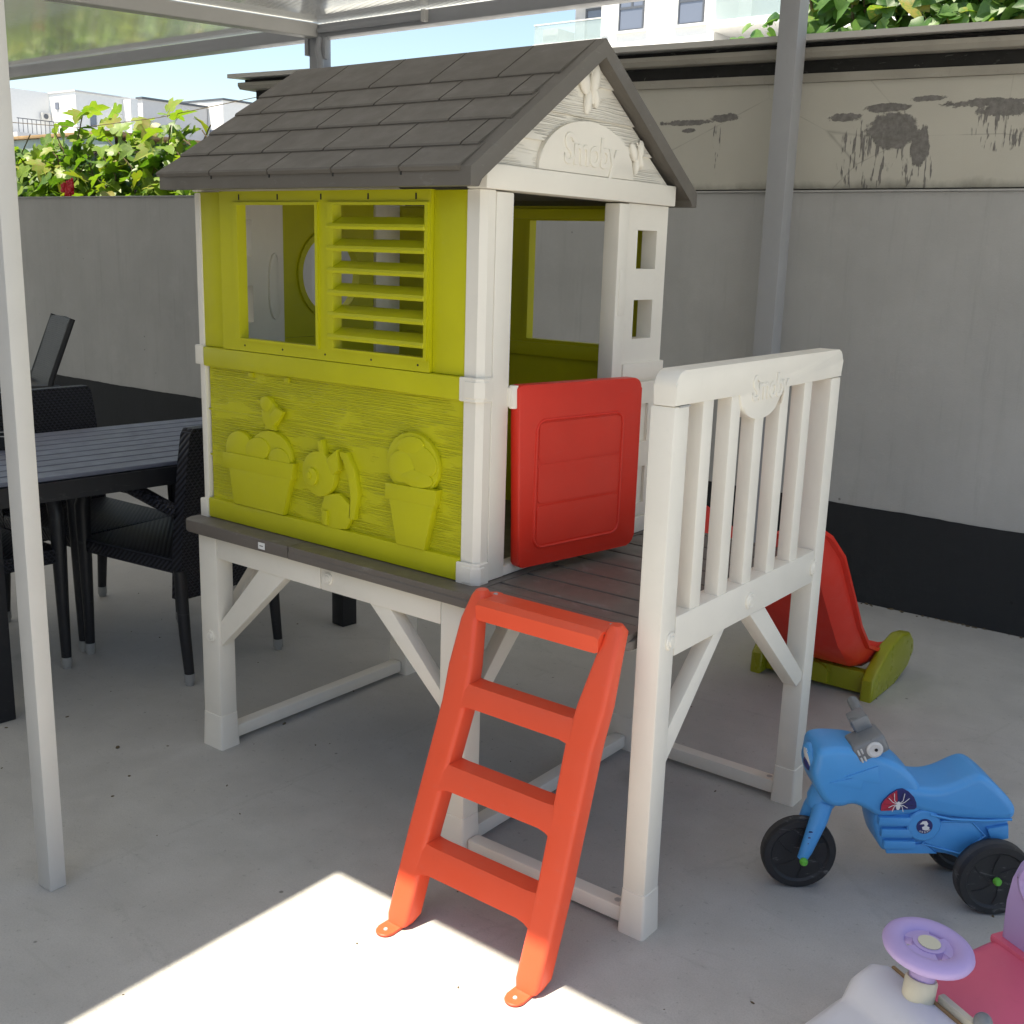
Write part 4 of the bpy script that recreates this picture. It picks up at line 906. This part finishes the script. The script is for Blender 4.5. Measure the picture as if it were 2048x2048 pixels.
HT = [(-175, .16), (-150, .42), (-120, .52), (-90, .55), (-60, .58), (-35, .68), (-15, .85), (0, 1.05), (15, .85), (35, .68), (60, .58), (90, .55), (120, .52), (150, .42), (175, .16)]
leaves = [leaf_mesh('leaf', GR, 'leaf', k, .15+.1*k) for k in range(3)]
leaves_r = [leaf_mesh('leaf', HT, 'leaf_dark', 10+k, .12+.1*k) for k in range(3)]
def leaf_rot(tilt_y=-.5):
    d = Vector((random.gauss(0, .55), tilt_y+random.gauss(0, .5), .75+random.gauss(0, .35))).normalized()
    q = d.to_track_quat('Z', 'Y'); return (q @ Matrix.Rotation(random.uniform(0, 2*PI), 3, 'Z').to_quaternion()).to_euler()
def foliage(parent, name, meshes, count, fn, mat, smin, smax, label=None):
    verts, faces = [], []
    for i in range(count):
        me = random.choice(meshes); m = leaf_rot().to_matrix() * random.uniform(smin, smax); p = Vector(fn()); b = len(verts)
        verts += [tuple(m @ v.co + p) for v in me.vertices]; faces += [[b+k for k in pl.vertices] for pl in me.polygons]
    off = ORG.get(parent.name, Vector((0, 0, 0)))
    me = bpy.data.meshes.new(name); me.from_pydata([(x-off.x, y-off.y, z-off.z) for x, y, z in verts], [], faces); me.materials.append(M[mat])
    me.polygons.foreach_set('use_smooth', [True]*len(me.polygons))
    o = bpy.data.objects.new(name, me); col.objects.link(o); o.parent = parent; o['kind'] = 'stuff'; return o
V = thing('grape_vine', (-5.2, 3.3, 0), 'leafy grape vine climbing above the grey wall with red rose blooms', 'vine')
def vtop(x): return 2.19 + .10*math.sin(x*2.1+1) + .07*math.sin(x*5.3) + (.10 if -5.2 < x < -4.3 else 0)
def vfront(): 
    x = random.uniform(-6.75, -3.75); z = random.uniform(1.72, vtop(x)); return (x, 3.02+random.uniform(0, .22)+.25*(z-1.7), z)
for i in range(262):
    inst('leaf', random.choice(leaves), V, vfront(), leaf_rot(), random.choice((random.uniform(.055, .09), random.uniform(.09, .155), random.uniform(.09, .14))))
for k in range(26):
    x = -6.4+k*.1; p = (x, 3.25+random.uniform(-.05, .15), vtop(x)+random.uniform(.02, .13))
    inst('leaf', random.choice(leaves), V, p, leaf_rot(), random.uniform(.09, .15))
foliage(V, 'foliage', leaves, 1900, lambda: (random.uniform(-7.2, -3.4), random.uniform(3.25, 3.7), random.uniform(1.4, 2.12)), 'leaf', .06, .11)
mb = MB()
for k in range(30):
    x = random.uniform(-6.6, -3.8); z = random.uniform(1.8, 2.1); mb.tube([(x, 3.3, 1.2), (x+random.uniform(-.1, .1), 3.25, z), (x+random.uniform(-.3, .3), 3.2, z+random.uniform(.1, .3))], .005, 5)
mb.tube([(-6.6, 3.2, 2.38), (-5.6, 3.2, 2.30), (-4.6, 3.2, 2.33), (-3.4, 3.2, 2.42)], .003, 5)
mb.build('stem', 'stem', V)
for (dx, dz) in ((-5.52, 1.84), (-5.45, 1.86), (-5.47, 1.81)):
    mb = MB()
    for k in range(14): a = k*2.4; r = .008+.0028*k; mb.ellipsoid((dx+math.cos(a)*r, 2.99+random.uniform(-.01, .01), dz+math.sin(a)*r), (.017, .010, .017), 7, 5)
    mb.build('rose_bloom', 'flower', V)
W = thing('broadleaf_shrub', (.6, 4.2, 0), 'big leaved green shrub rising above the outbuilding roof', 'shrub')
def rtop(x): return 2.95+.15*math.sin(3*x)
for i in range(280):
    x = random.uniform(-.2, 1.5); z = random.uniform(2.44, 3.0); inst('leaf', random.choice(leaves_r), W, (x, 3.95+random.uniform(0, .2)+.3*(z-2.4), z), leaf_rot(-.9), random.uniform(.07, .125))
for k in range(14): inst('leaf', random.choice(leaves_r), W, (-.52+.028*k+random.uniform(-.02, .02), 3.9, 2.50+.012*k+random.uniform(0, .10)), leaf_rot(-.8), random.uniform(.05, .08))
foliage(W, 'foliage', leaves_r, 2400, lambda: (random.uniform(-.15, 2.0), random.uniform(4.2, 4.7), random.uniform(2.3, 3.4)), 'leaf_dark', .06, .10)
mb = MB()
for k in range(12): x = -.1+.15*k; mb.tube([(x, 4.4, 0), (x+.05, 4.35, 2.3), (x+random.uniform(-.15, .15), 4.2, 3.1)], [.02, .014, .006], 6)
mb.build('stem', 'stem', W)

# ------------------------------------------------------------------ far buildings
SH = thing('green_shed', (-9.5, 6.2, 0), 'pale green metal shed with rusty roof edge behind the vine', 'shed')
mb = MB(); mb.box(-12.5, 5.6, 0, -8.76, 7.5, 2.40); mb.build('wall', 'soffit', SH, 0)
mb = MB(); mb.box(-12.5, 5.46, 2.43, -8.70, 5.54, 2.575, .004); mb.build('beam', 'pale_green', SH)
mb = MB(); mb.box(-12.6, 5.42, 2.58, -8.66, 7.6, 2.615, .004); mb.build('roof', 'rust', SH)
mb = MB(); mb.box(-8.76, 5.47, 0, -8.69, 5.53, 2.425); mb.build('post', 'metal_grey', SH)
mb = MB(); mb.box(-8.3, 5.7, 0, -5.2, 6.6, 2.36); mb.build('annex', 'pale_green', SH, 0)
mb = MB(); mb.box(-8.35, 5.6, 2.365, -5.1, 6.7, 2.40); mb.build('annex_roof', 'frame', SH, 0)

def window(parent, x0, x1, z0, z1, y, mat='glass_dark', mull=True):
    mb = MB(); mb.panel(x0, x1, z0, z1, [(x0+.07, x1-.07, z0+.07, z1-.07)], 'xz', y-.06, y+.02); f = mb.build('window', 'frame', parent, 0)
    mb = MB(); mb.box(x0+.071, y-.02, z0+.071, x1-.071, y, z1-.071); mb.build('pane', mat, f, 0)
    if mull:
        mb = MB(); xm = x0+(x1-x0)*.52; zm = z0+(z1-z0)*.52
        mb.box(xm-.05, y-.05, zm+.05, xm+.05, y-.021, z1-.071).box(x0+.071, y-.05, zm-.05, x1-.071, y-.0215, zm+.05); mb.build('mullion', 'frame', f, 0)
    mb = MB(); mb.box(x0-.15, y-.14, z0-.10, x1+.15, y-.001, z0-.001); mb.build('sill', 'paint', f, 0)
AP = thing('apartment_block', (-20, 50, 0), 'white apartment block with glass balconies behind the outbuilding roof', 'building')
mb = MB(); mb.box(-28.6, 45, 0, -22.6, 60, 22).box(-22.6, 47.2, 0, -17, 60, 22); aw = mb.build('wall', 'paint', AP, 0)
mb = MB(); mb.box(-17, 45.0, 0, 8, 60, 22); mb.build('wall', 'paint', AP, 0)
mb = MB(); mb.box(-31.2, 46.6, 0, -28.6, 58, 22); mb.build('recessed_wall', 'paint_grey', AP, 0)
for zf in (0, 2.95, -3.0):
    window(AP, -27.6, -26.25, 11.55+zf, 13.45+zf, 45); window(AP, -24.45, -23.15, 11.55+zf, 13.45+zf, 45)
    mb = MB(); mb.panel(-30.55, -29.35, 11.1+zf, 13.1+zf, [(-30.45, -29.45, 11.15+zf, 13.0+zf)], 'xz', 46.52, 46.62); dd = mb.build('balcony_door', 'frame', AP, 0)
    mb = MB(); mb.box(-30.449, 46.56, 11.151+zf, -29.451, 46.59, 12.999+zf); mb.build('pane', 'glass_dark', dd, 0)
    mb = MB(); mb.box(-32.3, 44.6, 11.0+zf, -28.25, 46.6, 11.28+zf); bl = mb.build('balcony', 'paint', AP, 0)
    mb = MB(); mb.box(-32.25, 44.66, 11.30+zf, -28.3, 44.70, 12.15+zf).box(-32.25, 44.7, 11.3+zf, -32.21, 46.5, 12.15+zf); mb.build('glass_guard', 'glass_balc', bl, 0)
    mb = MB(); mb.box(-32.28, 44.64, 12.155+zf, -28.28, 44.72, 12.21+zf); mb.build('handrail', 'metal_white', bl, 0)
    mb = MB(); mb.box(-31.9, 44.9, 11.29+zf, -31.0, 46.3, 12.0+zf); mb.build('partition', 'metal_grey', bl, 0)
    mb = MB(); mb.box(-22.5, 44.2, 11.1+zf, -17, 47.19, 11.42+zf); bl = mb.build('balcony', 'paint', AP, 0)
    mb = MB(); mb.box(-22.4, 44.3, 11.43+zf, -17.0, 44.34, 12.35+zf); mb.build('glass_guard', 'glass_balc', bl, 0)
    mb = MB(); mb.box(-22.4, 44.28, 12.355+zf, -17.0, 44.36, 12.41+zf); mb.build('handrail', 'metal_white', bl, 0)
    mb = MB(); mb.box(-21.9, 47.1, 11.43+zf, -19.6, 47.19, 13.6+zf); mb.build('balcony_door', 'glass_dark', AP, 0)
    mb = MB(); mb.lathe([(.0001, 12.0+zf), (.4, 12.0+zf), (.4, 12.05+zf), (.0001, 12.05+zf)], (-19.2, 45.4, 0), (0, 0, 1), 16).tube([(-19.2, 45.4, 11.43+zf), (-19.2, 45.4, 12.0+zf)], .03, 6); mb.build('balcony_table', 'frame', AP)
BA = thing('white_house', (-95, 55, 0), 'stepped white flat roofed house with an air conditioner beyond the vine', 'building')
mb = MB(); mb.box(-93.9, 45, 0, -93.2, 54.99, 13.75); mb.build('wall', 'paint', BA, 0)
mb = MB(); mb.box(-93.19, 55, 0, -89.1, 66, 13.65); w2 = mb.build('wall', 'paint', BA, 0)
mb = MB(); mb.box(-93.2, 54.9, 13.66, -89.0, 66.1, 13.78); mb.build('parapet', 'paint_grey', BA, 0)
mb = MB(); mb.box(-89.09, 59.6, 0, -87.9, 64, 13.5); mb.build('chimney_block', 'paint', BA, 0)
mb = MB(); mb.box(-89.09, 56.3, 10.9, -89.05, 56.9, 11.9); mb.build('window', 'glass_dark', BA, 0)
mb = MB(); mb.box(-92.2, 54.9, 12.3, -91.7, 54.99, 12.9); mb.build('window', 'glass_dark', BA, 0)
mb = MB(); mb.box(-93.19, 54.0, 11.4, -92.8, 54.8, 12.0, .03); ac = mb.build('air_conditioner', 'metal_white', BA)
mb = MB(); mb.lathe([(.0001, 0), (.22, 0), (.22, .03), (.0001, .03)], (-92.8, 54.35, 11.7), (1, 0, 0), 18); mb.build('fan_grille', 'frame', ac)
mb = MB(); mb.box(-93.19, 50, 0, -90, 54.8, 9.9); mb.build('terrace', 'paint_grey', BA, 0)
mb = MB()
for k in range(12): mb.box(-90.1, 50.2+k*.4, 9.9, -90.06, 50.24+k*.4, 11.0)
mb.box(-90.12, 50.1, 11.0, -90.02, 54.7, 11.06); mb.build('railing', 'frame', BA, 0)
mb = MB(); mb.tube([(-88.5, 58.2, 9), (-88.5, 58.2, 12.7)], .09, 8); mb.build('vent_pipe', 'metal_white', BA)
BB = thing('grey_house', (-72, 55, 0), 'pale grey flat roofed house with terrace railing behind the toy roof', 'building')
mb = MB(); mb.box(-71.7, 49.2, 0, -71.11, 54.9, 11.4); mb.build('wall', 'paint_grey', BB, 0)
mb = MB(); mb.box(-71.8, 49.1, 11.41, -71.0, 54.94, 11.55); mb.build('parapet', 'frame', BB, 0)
mb = MB(); mb.box(-80, 55, 0, -69.3, 72, 11.9); mb.build('wall', 'paint', BB, 0)
mb = MB(); mb.box(-80.1, 54.95, 11.91, -69.2, 72.1, 12.05); mb.build('parapet', 'frame', BB, 0)
mb = MB(); mb.box(-71.10, 51.6, 7.6, -71.05, 52.3, 9.6); mb.build('window', 'glass_dark', BB, 0)
mb = MB(); mb.box(-70.9, 54.93, 7.8, -70.2, 54.99, 9.8); mb.build('window', 'glass_dark', BB, 0)
mb = MB()
for k in range(14): mb.box(-68.1, 46+k*.75, 7.2, -68.04, 46.06+k*.75, 8.3)
mb.box(-68.12, 46, 8.3, -68.02, 56, 8.38).box(-71.05, 46, 6.9, -68.0, 56, 7.2); mb.build('terrace_railing', 'frame', BB, 0)
